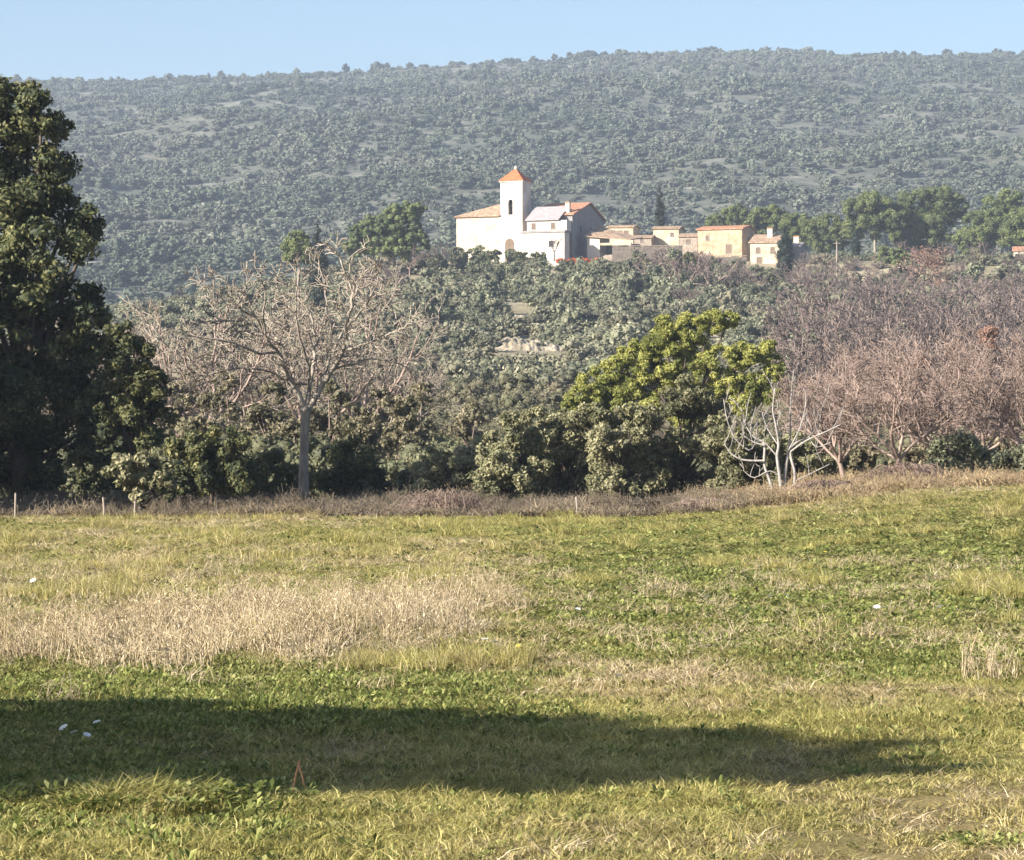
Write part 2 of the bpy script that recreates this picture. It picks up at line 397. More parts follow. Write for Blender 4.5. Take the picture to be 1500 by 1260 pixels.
def smooth_path(pts, k=4):
    pts = [np.array(p, float) for p in pts]; out = []
    for i in range(len(pts) - 1):
        p0 = pts[max(i - 1, 0)]; p1 = pts[i]; p2 = pts[i + 1]; p3 = pts[min(i + 2, len(pts) - 1)]
        for s in range(k):
            t = s / k
            out.append(.5 * ((2 * p1) + (-p0 + p2) * t + (2 * p0 - 5 * p1 + 4 * p2 - p3) * t * t + (-p0 + 3 * p1 - 3 * p2 + p3) * t ** 3))
    out.append(pts[-1]); return np.array(out)

def grow(out, g, p, d, L, r, lvl, maxl, P_):
    """recursive branching; out[lvl] collects segments"""
    n = P_['segs'][lvl]; step = L / n; pts = [p.copy()]; rads = [r]
    for i in range(n):
        d = d + g.normal(size=3) * P_['wander'][lvl]; d[2] += P_['up'][lvl]; d = d / np.linalg.norm(d)
        q = p + d * step; r2 = max(r * (1 - .55 * (i + 1) / n), P_['rmin'])
        out[lvl].append((*p, *q, rads[-1], r2)); p = q; pts.append(p.copy()); rads.append(r2)
    if lvl >= maxl: return
    nb = P_['kids'][lvl]
    for k in range(nb):
        t = P_['from'][lvl] + (1 - P_['from'][lvl]) * (k + g.random()) / nb
        i = min(int(t * n), n - 1); f = t * n - i; q = pts[i] * (1 - f) + pts[i + 1] * f
        ax = (pts[i + 1] - pts[i]); ax = ax / np.linalg.norm(ax)
        s = g.normal(size=3); s -= ax * s.dot(ax); s /= np.linalg.norm(s)
        an = P_['angle'][lvl] * (.7 + .6 * g.random())
        nd = ax * math.cos(an) + s * math.sin(an)
        grow(out, g, q, nd, L * P_['ratio'][lvl] * (.65 + .6 * g.random()) * (1.15 - .4 * t), rads[i] * .62, lvl + 1, maxl, P_)

def bare_tree(name, seed, height, mat_tw, mat_bk, trunkfrac=.25, limbs=5, spread=.75, rt=.14, tw=.012, stems=1, kids=(6, 6, 5), twiglen=1.0, upw=.08, parent_loc=(0, 0, 0), trunk_lean=0):
    g = np.random.default_rng(seed)
    root = empty(name, parent_loc)
    thick, thin = [], []
    P_ = dict(segs=[5, 4, 4, 3], wander=[.16, .2, .24, .28], up=[upw, upw * .8, upw * .6, .05], rmin=tw, kids=list(kids) + [0], angle=[.65, .7, .75], ratio=[.52, .5, .48 * twiglen])
    P_['from'] = [.25, .2, .15]
    P_['segs'] = [5, 4, 3, 2]
    out = [[], [], [], []]
    tt = []
    for s in range(stems):
        a0 = g.random() * 6.28
        base = np.array([math.cos(a0) * .25 * (stems > 1), math.sin(a0) * .25 * (stems > 1), -.15])
        lean = np.array([math.cos(a0), math.sin(a0), 0]) * (.35 if stems > 1 else trunk_lean)
        th = height * trunkfrac
        pts = [base, base + (np.array([0, 0, th * .5]) + lean * th * .4), base + (np.array([0, 0, th + .15]) + lean * th)]
        pp = smooth_path(pts, 3); rr = np.linspace(rt, rt * .75, len(pp)); rr[0] *= 1.3
        tt.append(tube(pp, rr, 7, .15, seed))
        top = pp[-1]
        for k in range(limbs):
            a = 6.283 * (k + g.random() * .6) / limbs + seed; sp = spread * (.45 + .75 * g.random())
            d = np.array([math.cos(a) * math.sin(sp), math.sin(a) * math.sin(sp), math.cos(sp)]); d += lean * .3
            grow(out, g, top - np.array([0, 0, .1 * g.random()]), d / np.linalg.norm(d), height * (1 - trunkfrac) * (.55 + .3 * g.random()), rt * .6, 0, 3, P_)
    tt.append(frusta(out[0], 5)); tt.append(frusta(out[1], 4))
    V, Q = join(tt); mobj('trunk', mk_mesh('trunk', V, Q, smooth=True), mat_bk, root)
    V, Q = join([frusta(out[2], 3), frusta(out[3], 3)])
    V = V * 1.0
    mobj('crown', mk_mesh('crown', V, Q), mat_tw, root)
    return root

def leafy_tree(name, loc, lobes, per, rs, n, leaf, mat, bark, seed=0, trunk_r=.18, limbs=True, core=.5, aspect=.55, wild=.7):
    root = empty(name, loc); L0 = np.asarray(lobes, float)
    cl = subclumps(L0, per, rs, seed)
    V, Q, rn = leaves(cl, n, leaf, seed, core=core, aspect=aspect, wild=wild)
    mobj('crown', mk_mesh('crown', V, Q, rn), mat, root)
    g = np.random.default_rng(seed)
    tx = L0[:, 0].mean() * .3; top = L0[:, 2].mean()
    pts = smooth_path([(0, 0, -.2), (tx * .2, 0, top * .35), (tx, 0, top * .75)], 4)
    parts = [tube(pts, np.linspace(trunk_r * 1.15, trunk_r * .6, len(pts)), 8, .15, seed)]
    if limbs:
        for (x, y, z, r) in L0:
            s = pts[int(len(pts) * (.35 + .5 * g.random()))]
            if z < s[2]: s = pts[2]
            mid = (s + np.array([x, y, z])) / 2 + g.normal(size=3) * .1; mid[2] += .15 * r
            pp = smooth_path([s, mid, (x, y, z)], 3)
            parts.append(tube(pp, np.linspace(trunk_r * .45, trunk_r * .12, len(pp)), 5, 0, seed))
    V, Q = join(parts); mobj('trunk', mk_mesh('trunk', V, Q, smooth=True), bark, root)
    return root

# ------------------------------------------------------------------ scatter (only for what nobody could count)
def scatter(name, protos, pts, rot, scl, pid, tint, label, cat=None):
    n = len(pts); me = bpy.data.meshes.new(name + '_points'); me.vertices.add(n)
    me.vertices.foreach_set('co', np.asarray(pts, np.float32).ravel())
    def att(nm, ty, arr, key):
        a = me.attributes.new(nm, ty, 'POINT'); a.data.foreach_set(key, np.asarray(arr).ravel())
    att('rot', 'FLOAT_VECTOR', np.asarray(rot, np.float32), 'vector'); att('scl', 'FLOAT_VECTOR', np.asarray(scl, np.float32), 'vector')
    att('pid', 'INT', np.asarray(pid, np.int32), 'value'); att('tint', 'FLOAT', np.asarray(tint, np.float32), 'value')
    me.update()
    o = mobj(name, me, None)
    gt = bpy.data.node_groups.new(name + '_scatter', 'GeometryNodeTree')
    gt.interface.new_socket('Geometry', in_out='INPUT', socket_type='NodeSocketGeometry')
    gt.interface.new_socket('Geometry', in_out='OUTPUT', socket_type='NodeSocketGeometry')
    N, L = gt.nodes, gt.links
    gi = N.new('NodeGroupInput'); go = N.new('NodeGroupOutput'); jn = N.new('GeometryNodeJoinGeometry')
    def named(nm, ty):
        a = N.new('GeometryNodeInputNamedAttribute'); a.data_type = ty; a.inputs['Name'].default_value = nm; return a.outputs['Attribute']
    ar, asc, ap = named('rot', 'FLOAT_VECTOR'), named('scl', 'FLOAT_VECTOR'), named('pid', 'INT')
    for k, p in enumerate(protos):
        oi = N.new('GeometryNodeObjectInfo'); oi.inputs['Object'].default_value = p; oi.inputs['As Instance'].default_value = True
        cp = N.new('FunctionNodeCompare'); cp.data_type = 'INT'; cp.operation = 'EQUAL'
        L.new(ap, cp.inputs[2]); cp.inputs[3].default_value = k
        ip = N.new('GeometryNodeInstanceOnPoints')
        L.new(gi.outputs[0], ip.inputs['Points']); L.new(cp.outputs[0], ip.inputs['Selection']); L.new(oi.outputs['Geometry'], ip.inputs['Instance'])
        L.new(ar, ip.inputs['Rotation']); L.new(asc, ip.inputs['Scale']); L.new(ip.outputs[0], jn.inputs[0])
    L.new(jn.outputs[0], go.inputs[0])
    md = o.modifiers.new('scatter', 'NODES'); md.node_group = gt
    tag(o, label, cat, kind='stuff'); return o

def fan(n, y0, y1, hw, g, off=0.0):
    Y = np.sqrt(y0 ** 2 + g.random(n) * (y1 ** 2 - y0 ** 2)); X = (g.random(n) * 2 - 1) * (hw * Y + off)
    return X, Y

# ================================================================== MEADOW GRASS
def blades(n, rad, h, w, lean, curve, seed, clump=1.0):
    g = np.random.default_rng(seed)
    a = g.random(n) * 6.283; rr = rad * np.sqrt(g.random(n)) * clump
    P0 = np.stack([np.cos(a) * rr, np.sin(a) * rr, np.full(n, -.012)], 1)
    hh = h[0] + (h[1] - h[0]) * g.random(n)
    b = a + g.normal(size=n) * 1.2; ln = lean * (.3 + g.random(n)); cv = curve * (.3 + g.random(n))
    D = np.stack([np.cos(b), np.sin(b), np.zeros(n)], 1)
    f = g.random(n) * 6.283; W = np.stack([np.cos(f), np.sin(f), np.zeros(n)], 1) * (w * (.6 + .8 * g.random(n)))[:, None] * .5
    Z = np.array([0, 0, 1.])
    p1 = P0 + Z * (hh * .55)[:, None] + D * (hh * ln * .5)[:, None]
    p2 = P0 + Z * (hh * (1 - .35 * cv))[:, None] + D * (hh * (ln + cv * .8))[:, None]
    V = np.stack([P0 - W, P0 + W, p1 - W * .85, p1 + W * .85, p2 - W * .12, p2 + W * .12], 1).reshape(-1, 3)
    k = np.arange(n)[:, None] * 6
    Q = np.concatenate([k + np.array([[0, 1, 3, 2]]), k + np.array([[2, 3, 5, 4]])], 1).reshape(-1, 4)
    rnd = np.repeat(g.random(n), 2)
    return V, Q, rnd

def broadleaf(n, rad, L, w, seed):
    g = np.random.default_rng(seed)
    a = g.random(n) * 6.283; rr = rad * np.sqrt(g.random(n)); P0 = np.stack([np.cos(a) * rr, np.sin(a) * rr, g.random(n) * .02], 1)
    e = .15 + g.random(n) * 1.0; b = a + g.normal(size=n)
    D = np.stack([np.cos(b) * np.cos(e), np.sin(b) * np.cos(e), np.sin(e)], 1); ll = (L * (.5 + .8 * g.random(n)))[:, None]
    S = unit(np.cross(D, np.array([0, 0, 1.]))) ; ww = w * (.6 + .8 * g.random(n))[:, None]
    dz = np.array([0, 0, -1.])
    V = np.stack([P0, P0 + D * ll * .55 + S * ww * .5, P0 + D * ll + dz * ll * .2, P0 + D * ll * .5 - S * ww * .5], 1).reshape(-1, 3)
    return V, np.arange(n * 4).reshape(-1, 4), g.random(n)

def stalks(n, rad, h, seed, head=True, w=.004):
    g = np.random.default_rng(seed); S = []; HV = []
    for i in range(n):
        a = g.random() * 6.283; r = rad * g.random() ** .5; p = np.array([math.cos(a) * r, math.sin(a) * r, -.02]); d = np.array([g.normal() * .13, g.normal() * .13, 1.])
        H_ = h[0] + (h[1] - h[0]) * g.random(); bend = g.normal(size=3) * .12
        for k in range(3):
            q = p + d / np.linalg.norm(d) * H_ / 3; S.append((*p, *q, w * (1 - .2 * k), w * (.8 - .2 * k))); p = q; d = d + bend
        if head:
            for k in range(3): HV.append((*p + g.normal(size=3) * .012 - np.array([0, 0, .03 * k]), 1))
        for k in range(2):
            t = g.random() * .7 + .2; s = np.array(S[-3][:3]) + np.array([0, 0, H_ * t]); e = s + np.array([g.normal() * .05, g.normal() * .05, .03 + .03 * g.random()])
            S.append((*s, *e, w * .6, w * .3))
    V, Q = frusta(S, 3); rn = np.random.default_rng(seed).random(len(Q))
    if head:
        hv, hq, hr = leaves([(x, y, z, .012) for x, y, z, _ in HV], len(HV), .019, seed, aspect=.35)
        V, Q = join([(V, Q), (hv, hq)]); rn = np.concatenate([rn, .5 + hr * .5])
    return V, Q, rn

def proto(name, arr, mat):
    V, Q, rn = arr; return mobj(name, mk_mesh(name, V, Q, rn), mat, link=False)

GP = [proto('grass_tuft', blades(36, .085, (.025, .065), .0065, .8, 1.0, 1), M['grass']),
      proto('grass_tuft', blades(30, .085, (.03, .075), .006, .65, .9, 2), M['grass']),
      proto('grass_tuft', blades(40, .10, (.02, .05), .007, 1.1, 1.1, 3), M['grass']),
      proto('weed_rosette', broadleaf(26, .08, .055, .022, 4), M['broad']),
      proto('weed_rosette', broadleaf(34, .10, .04, .018, 5), M['broad']),
      proto('straw_tuft', blades(26, .09, (.03, .10), .005, .9, .9, 6), M['straw']),
      proto('straw_tuft', blades(22, .10, (.02, .05), .006, 1.6, 1.2, 7), M['straw']),
      proto('long_grass_tuft', blades(30, .06, (.10, .20), .006, .35, .7, 8), M['grass']),
      ]
def meadow():
    g = np.random.default_rng(11)
    A = []
    for (n, y0, y1, s) in ((41000, 10.0, 26, 1.0), (32000, 26, 45, 1.35), (34000, 45, 77.5, 1.9)):
        X, Y = fan(n, y0, y1, .18, g, 2.4); A.append(np.stack([X, Y, np.full(n, s)], 1))
    A = np.concatenate(A); X, Y, S = A.T
    dry, tall, broad, sparse = fieldmap(X, Y)
    keep = g.random(len(X)) > sparse * .75
    X, Y, S, dry, tall, broad, sparse = [q[keep] for q in (X, Y, S, dry, tall, broad, sparse)]
    n = len(X); u = g.random(n)
    pid = g.integers(0, 3, n)
    isb = g.random(n) < broad * .5 + .06; pid = np.where(isb, 3 + g.integers(0, 2, n), pid)
    iss = (g.random(n) < (dry - .34) * .7 + .07) & ~isb; pid = np.where(iss, 5 + g.integers(0, 2, n), pid)
    tf = vnoise(X * 1.1, Y * .5, 77); isl = (tf > .80) & (g.random(n) < .28) & (sparse < .3) & (Y > 23); pid = np.where(isl, 7, pid)
    Z = H(X, Y)
    hs = S ** .35 * (.75 + .5 * g.random(n)) * (.85 + .5 * vnoise(X * 2.5, Y * 1.2, 91)) * (1 - .45 * sparse) * np.where((pid >= 5) & (pid < 7) & (Y < 22), .6, 1.0)
    xy = S * (.8 + .4 * g.random(n)) * np.where(isb & (Y < 30), .72, 1.0)
    rot = np.stack([g.normal(size=n) * .12, g.normal(size=n) * .12, g.random(n) * 6.283], 1)
    tint = np.clip(dry * 1.0 + .10 + g.normal(size=n) * .2, 0, 1)
    scatter('meadow_grass', GP, np.stack([X, Y, Z], 1), rot, np.stack([xy, xy, hs], 1), pid, tint, 'short rough grass and weeds covering the meadow', 'grass')
meadow()

SP = [proto('dry_stalks', stalks(12, .12, (.14, .38), 21, w=.0045), M['straw']),
      proto('dry_stalks', stalks(10, .14, (.10, .30), 22, w=.0045), M['straw']),
      proto('dry_blades', blades(30, .10, (.08, .22), .006, .5, .8, 23), M['straw'])]
def tallgrass():
    g = np.random.default_rng(12)
    X, Y = fan(30000, 18, 45, .18, g, 2.4); dry, tall, broad, sp = fieldmap(X, Y)
    k = g.random(len(X)) < tall * np.clip(2.2 * fbm(X * 1.1, Y * .6, 97, 3) - .98, .03, 1) + (.02 + .05 * (fbm(X * .8, Y * .5, 99, 2) > .55)) * (Y > 21); X, Y = X[k], Y[k]; t = tall[k]; n = len(X)
    hs = .95 * (.5 + 1.0 * g.random(n)) * (.5 + .55 * t) * (.55 + .8 * fbm(X * .9, Y * .6, 98, 2))
    scatter('dry_grass', SP, np.stack([X, Y, H(X, Y)], 1), np.stack([g.normal(size=n) * .12, g.normal(size=n) * .12, g.random(n) * 6.28], 1),
            np.stack([hs * 0 + 1.15, hs * 0 + 1.15, hs], 1), g.integers(0, 3, n), t, 'band of tall straw coloured dead grass across the left of the meadow', 'dry grass')
tallgrass()

WP = [proto('brown_weed', stalks(14, .28, (.25, .60), 31, w=.012), M['weeds']),
      proto('brown_weed', stalks(12, .30, (.2, .5), 32, w=.012), M['weeds']),
      proto('brown_weed', blades(60, .3, (.15, .45), .022, .5, .8, 33), M['weeds'])]
def edgeweeds():
    g = np.random.default_rng(13)
    X, Y = fan(8200, 73, 98, .205, g)
    edge = 74.6 + (fbm(X * .5, X * 0, 61, 3) - .5) * 2.4 
    Y = np.where(Y < edge, edge + (Y - 73) * .8, Y)
    right = sstep(4, 8, X)
    hs = (.30 + .75 * g.random(len(X)) ** 2) * (-.05 + 1.6 * fbm(X * .9, Y * .35, 66, 3)) * (1 - .15 * right)
    n = len(X)
    tint = np.clip(right * .9 + .25 * (Y < 76) + g.normal(size=n) * .15, 0, 1)  # brown dead stems, straw at right; left darkness partly shade put into the colour
    scatter('edge_weeds', WP, np.stack([X, Y, H(X, Y)], 1), np.stack([g.normal(size=n) * .15, g.normal(size=n) * .15, g.random(n) * 6.28], 1),
            np.stack([hs * 0 + 1.3, hs * 0 + 1.3, hs], 1), g.integers(0, 3, n), tint, 'strip of dead brown weeds along the far edge of the meadow', 'weeds')
edgeweeds()
exec_marks = []

# ================================================================== SMALL THINGS IN THE MEADOW
def gpos(x, y):       # a spot on the meadow seen at photo position x, y
    Y = CH * F / (y - HY)
    for _ in range(8):
        z = h1(XP(x, Y), Y); Y = (CH - z) * F / (y - HY)
    return XP(x, Y), Y, h1(XP(x, Y), Y)

def tuft_thing(x, y, arrs, label, cat, name, scale=1):
    X, Y, Z = gpos(x, y); root = empty(name, (X, Y, Z))
    root.scale = (scale,) * 3
    for nm, arr, mat in arrs: mobj(nm, mk_mesh(nm, *arr[:2], arr[2]), mat, root)
    return tag(root, label, cat)

# leafy hummock, lit at the edge of the shade
def hummock():
    X, Y, Z = gpos(205, 1185)
    root = empty('grass_clump', (X, Y, Z)); g = np.random.default_rng(5); parts = []; rn = []
    for i in range(80):
        px = g.normal() * .24; py = g.normal() * .26; s = max(.35, 1 - (abs(px) / .6) ** 2 - (py / .8) ** 2)
        V, Q, r = blades(26, .07, (.07 * s, .23 * s), .0075, .45, .8, 100 + i); V = V + np.array([px, py, h1(X + px, Y + py) - Z])
        parts.append((V, Q)); rn.append(r)
    V, Q = join(parts); mobj('blades', mk_mesh('blades', V, Q, np.concatenate(rn)), M['grass'], root)
    parts = []; rn = []
    for i in range(60):
        px = g.normal() * .26; py = g.normal() * .28
        V, Q, r = broadleaf(24, .09, .06, .024, 300 + i); V = V + np.array([px, py, h1(X + px, Y + py) - Z + .02 + .05 * g.random()])
        parts.append((V, Q)); rn.append(r)
    V, Q = join(parts); mobj('leaves', mk_mesh('leaves', V, Q, np.concatenate(rn)), M['broad'], root)
    tag(root, 'lush sunlit hummock of green grass at the near edge of the shadow', 'grass clump')
hummock()
tuft_thing(1438, 1000, [('stalk_bunch', stalks(26, .16, (.18, .42), 51, w=.004), M['straw'])], 'tall tuft of dry stalks standing alone at the right of the meadow', 'dry tuft', 'dry_tuft')  # one mesh of dry stalks with seed heads
tuft_thing(372, 1040, [('blades', blades(70, .12, (.10, .22), .008, .3, .6, 52), M['broad'])], 'dark green grass tuft in front of the dry grass band', 'grass tuft', 'grass_tuft')
tuft_thing(1445, 1238, [('leaves', broadleaf(220, .2, .05, .02, 53), M['broad'])], 'bright green weed patch on brown ground at the bottom right', 'weed patch', 'weed_patch')
tuft_thing(1245, 1136, [('leaves', broadleaf(90, .1, .045, .02, 54), M['broad'])], 'small weed on the near rim of the shadow at right', 'weed', 'small_weed')
# two crossed orange-brown stalks
X, Y, Z = gpos(438, 1166)
pt = empty('crossed_stalks', (X, Y, Z))
for sx, rz in ((-1, 0), (1, .4)):
    V, Q = tube(smooth_path([(sx * .03, sx * .012, -.01), (sx * .018, 0, .08), (-sx * .004, -sx * .004, .165 - .01 * (sx > 0))], 3), np.linspace(.0055, .0035, 7), 6)
    mobj('stalk', mk_mesh('stalk', V, Q, smooth=True), M['twigorange'], pt)
tag(pt, 'pair of orange brown dead stalks leaning together in the shadow', 'dead stalks')

# white and yellow flower heads
def flower(kind):
    root = empty('white_flower' if kind == 'petal' else 'yellow_flower'); g = np.random.default_rng(3)
    V, Q = tube(smooth_path([(0, 0, -.01), (.004, 0, .04), (0, .003, .075)], 3), np.full(7, .0015), 4)
    mobj('stem', mk_mesh('stem', V, Q), M['broad'], root)
    pv = []
    for k in range(9):
        a = k * 6.283 / 9; c, s = math.cos(a), math.sin(a)
        pv += [(0, 0, .075), (c * .012 - s * .005, s * .012 + c * .005, .081), (c * .022, s * .022, .078), (c * .012 + s * .005, s * .012 - c * .005, .081)]
    mobj('petals', mk_mesh('petals', pv, np.arange(36).reshape(-1, 4)), M[kind], root)
    return root
fl = None; used = False
whites = [(238, 968), (222, 972), (256, 964), (247, 990), (150, 1080), (115, 1095), (108, 1088), (122, 1097), (665, 948), (712, 958), (720, 962), (1284, 908), (1296, 906),
          (1130, 890), (1142, 886), (960, 878), (975, 876), (1035, 892), (843, 908), (905, 1012), (1386, 906), (55, 866)]
yell = [(757, 958), (928, 1014), (1110, 1010), (1284, 940), (945, 920), (937, 1180), (768, 878), (1208, 820)]
f0 = flower('petal')
for i, (x, y) in enumerate(whites):
    o = f0 if i == 0 else copy_tree(f0)
    X, Y, Z = gpos(x, y); o.location = (X, Y, Z); o.rotation_euler = (random.uniform(-.7, .2), random.uniform(-.4, .4), random.random() * 6); s = random.uniform(1.1, 1.6) * (Y / 20) ** .4; o.scale = (s, s, s)
    tag(o, 'small white flower head standing in the meadow grass', 'flower', 'white flowers scattered in the meadow')
f1 = flower('yellowflower')
for i, (x, y) in enumerate(yell):
    o = f1 if i == 0 else copy_tree(f1)
    X, Y, Z = gpos(x, y); o.location = (X, Y, Z); o.rotation_euler = (random.uniform(-.7, .2), random.uniform(-.4, .4), random.random() * 6); s = random.uniform(.7, 1.0) * (Y / 20) ** .4; o.scale = (s, s, s)
    tag(o, 'small yellow flower head low in the meadow grass', 'flower', 'yellow flowers scattered in the meadow')

# ================================================================== TREES ALONG THE MEADOW EDGE
def px_lobes(lst, x0, Y, Z0):
    """lobes given as photo x, y, radius in photo pixels (+ depth in metres) -> local metres"""
    out = []
    for t in lst:
        x, y, r = t[:3]; dy = t[3] if len(t) > 3 else 0
        out.append((XP(x, Y) - XP(x0, Y), dy, ZP(y, Y) - Z0, r / F * Y))
    return out

def place_leafy(name, x0, Y, lst, label, cat, mat, bark, per, rs, n, leaf, seed, trunk_r=.2, group=None, **kw):
    Z0 = h1(XP(x0, Y), Y)
    o = leafy_tree(name, (XP(x0, Y), Y, Z0), px_lobes(lst, x0, Y, Z0), per, rs, n, leaf, mat, bark, seed, trunk_r, **kw)
    return tag(o, label, cat, group)

place_leafy('holm_oak', 30, 96, [(15, 165, 52), (65, 170, 40, -.5), (-25, 140, 50), (85, 185, 24), (45, 140, 26, .3), (120, 345, 30), (135, 330, 18, .3), (75, 270, 38), (120, 480, 45), (140, 545, 48, .4), (150, 610, 50), (130, 430, 20), (-30, 210, 70), (40, 245, 62, .4), (0, 310, 75), (95, 325, 50, .3), (60, 380, 70, -.8), (-40, 420, 90), (85, 440, 48, .5), (20, 480, 85, -.3),
                                 (100, 520, 50), (60, 590, 75, .4), (-20, 600, 90, -.4), (110, 640, 55), (40, 680, 60), (-60, 690, 70)],
            'big dark holm oak with sunlit patches at the left edge of the photo', 'tree', M['oak'], M['barkdark'], 24, .30, 62000, .15, 201, .28, core=.55)
place_leafy('holm_oak', 185, 92, [(185, 520, 40), (210, 560, 36), (215, 610, 34, .3), (175, 490, 22), (200, 580, 40, .3), (160, 600, 45), (190, 640, 45, -.3), (150, 680, 45), (215, 690, 30)],
            'smaller dark oak just right of the big oak at left', 'tree', M['oak'], M['barkdark'], 22, .30, 17000, .13, 202, .14, core=.55)
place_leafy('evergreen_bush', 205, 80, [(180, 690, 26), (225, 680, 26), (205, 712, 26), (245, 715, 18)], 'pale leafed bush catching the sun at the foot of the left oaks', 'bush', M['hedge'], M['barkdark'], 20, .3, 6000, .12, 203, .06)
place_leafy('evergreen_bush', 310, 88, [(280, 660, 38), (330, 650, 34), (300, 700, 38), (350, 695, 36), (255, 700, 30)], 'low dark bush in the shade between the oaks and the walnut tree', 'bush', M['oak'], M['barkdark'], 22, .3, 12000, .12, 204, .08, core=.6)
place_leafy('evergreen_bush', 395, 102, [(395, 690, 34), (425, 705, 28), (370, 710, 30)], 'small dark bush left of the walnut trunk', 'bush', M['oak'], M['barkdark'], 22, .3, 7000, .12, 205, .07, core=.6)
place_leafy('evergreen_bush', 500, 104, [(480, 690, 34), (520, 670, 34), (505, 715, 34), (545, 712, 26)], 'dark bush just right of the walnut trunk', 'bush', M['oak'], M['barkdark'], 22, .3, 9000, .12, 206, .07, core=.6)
hedge = [
 (745, 97, 700, 790, [(690, 640), (720, 612), (760, 598), (800, 606)], 'leftmost shrub of the tall evergreen hedge, right of the bramble mound'),
 (830, 99, 785, 875, [(780, 612), (820, 596), (880, 590)], 'second shrub from the left in the tall evergreen hedge'),
 (915, 97, 870, 960, [(865, 592), (910, 584), (965, 574)], 'middle shrub of the evergreen hedge, below the yellow green pine'),
 (1000, 99, 950, 1060, [(945, 576), (990, 556), (1030, 560), (1065, 590)], 'tallest grey green shrub at the right of the evergreen hedge'),
 (1090, 96, 1050, 1140, [(1045, 610), (1085, 612), (1120, 625), (1145, 650)], 'loose olive green shrub behind the pale fig tree'),
 (1190, 98, 1140, 1235, [(1135, 640), (1180, 628), (1210, 650), (1240, 680)], 'olive green shrub right of the fig tree'),
 (655, 103, 610, 705, [(605, 680), (640, 652), (680, 636), (710, 640)], 'grey green shrub behind the bramble mound')]
for i, (x0, Y, xa, xb, top, lab) in enumerate(hedge):
    g = np.random.default_rng(1200 + i); ls = []
    for k in range(54):
        xx = g.uniform(xa, xb); r = g.uniform(12, 21); yt = np.interp(xx, [p[0] for p in top], [p[1] for p in top]) + g.uniform(-9, 7)
        ls.append((xx, yt + r + (738 - yt - r) * g.random() ** (1.2 if k < 24 else .8), r, g.uniform(-1.3, 1.3)))
    place_leafy('evergreen_shrub', x0, Y, ls, lab, 'shrub', M['hedge'], M['barkdark'], 6, .5, 32000, .11, 220 + i, .08, group='tall evergreen shrubs along the meadow edge', core=.5, wild=.9)
place_leafy('bush', 1405, 92, [(1400, 665, 38), (1430, 680, 34), (1380, 695, 30)], 'sage green bush at right behind the dry bank', 'bush', M['scrub'], M['barkdark'], 22, .3, 7000, .11, 231, .06)
place_leafy('bush', 1500, 90, [(1490, 680, 30), (1520, 670, 34)], 'sage green bush at the right edge of the photo', 'bush', M['scrub'], M['barkdark'], 22, .3, 5000, .11, 232, .06)

# Aleppo pine, yellow green, behind the hedge
place_leafy('aleppo_pine', 1000, 135, [(960, 505, 26, .4), (1020, 515, 28, .5), (985, 560, 30, .5), (1060, 562, 28, .4), (920, 565, 26, .3), (1030, 592, 28), (1090, 588, 24), (870, 602, 24), (1130, 578, 18), (985, 500, 26), (1010, 480, 24), (1045, 472, 22), (1068, 468, 14), (975, 475, 16), (925, 515, 24), (955, 540, 28), (1000, 545, 30), (1050, 530, 28), (900, 540, 20),
                                      (1090, 520, 24), (1125, 515, 18), (1135, 545, 18), (868, 560, 24), (850, 585, 22), (895, 585, 26), (940, 590, 28), (1100, 560, 22), (1000, 600, 34), (832, 598, 14), (1045, 585, 26)],
            'bright yellow green pine with ragged crown behind the evergreen hedge', 'pine tree', M['pineyellow'], M['barkdark'], 26, .30, 78000, .125, 241, .2, core=.6, aspect=.4)

# bramble mound
def bramble(x, Y, w, h, seed, label):
    root = empty('bramble_mound', (XP(x, Y), Y, h1(XP(x, Y), Y))); g = np.random.default_rng(seed); S = []
    for i in range(620):
        a = g.random() * 6.283; rr = w * g.random() ** .5; p = np.array([math.cos(a) * rr, math.sin(a) * rr * .7, 0]); b = g.random() * 6.28
        L = .25 + g.random() * .7; hh = h * (1 - (rr / w) ** 2 * .7) * (.6 + .6 * g.random()); pr = p
        for k in range(1, 7):
            t = k / 6; q = p + np.array([math.cos(b) * L * t, math.sin(b) * L * t, hh * 4 * t * (1 - t) * .9 + .05]); S.append((*pr, *q, .009, .007)); pr = q
    V, Q = frusta(S, 3); mobj('stems', mk_mesh('stems', V, Q), M['bramble'], root)
    V, Q, rn = leaves([(math.cos(a) * w * .6 * b, math.sin(a) * w * .4 * b, h * .45, h * .45) for a, b in g.random((9, 2)) * (6.28, 1)], 1500, .05, seed); mobj('leaves', mk_mesh('leaves', V, Q, rn), M['deadleaf'], root)
    return tag(root, label, 'brambles')
bramble(650, 84, 1.15, .85, 251, 'reddish brown bramble mound at the meadow edge, middle of the photo')
bramble(1330, 86, .8, .5, 252, 'low tangle of brown stems on the dry bank at right')

for i, (x, Y, w, h, lab) in enumerate([(560, 82, .7, .5, 'small bramble tangle just left of the large bramble mound'), (725, 81, .8, .55, 'bramble tangle just right of the large bramble mound'), (905, 82, .7, .45, 'low brambles at the foot of the middle of the tall hedge'), (1040, 81, .8, .5, 'low brambles left of the fig tree'), (90, 82, .8, .5, 'brambles at the foot of the big dark oak'), (340, 82, .9, .5, 'brambles at the foot of the low dark bush'), (1210, 83, .6, .4, 'low brambles just right of the fig tree')]):
    bramble(x, Y, w * .8, h * .8, 260 + i, lab)
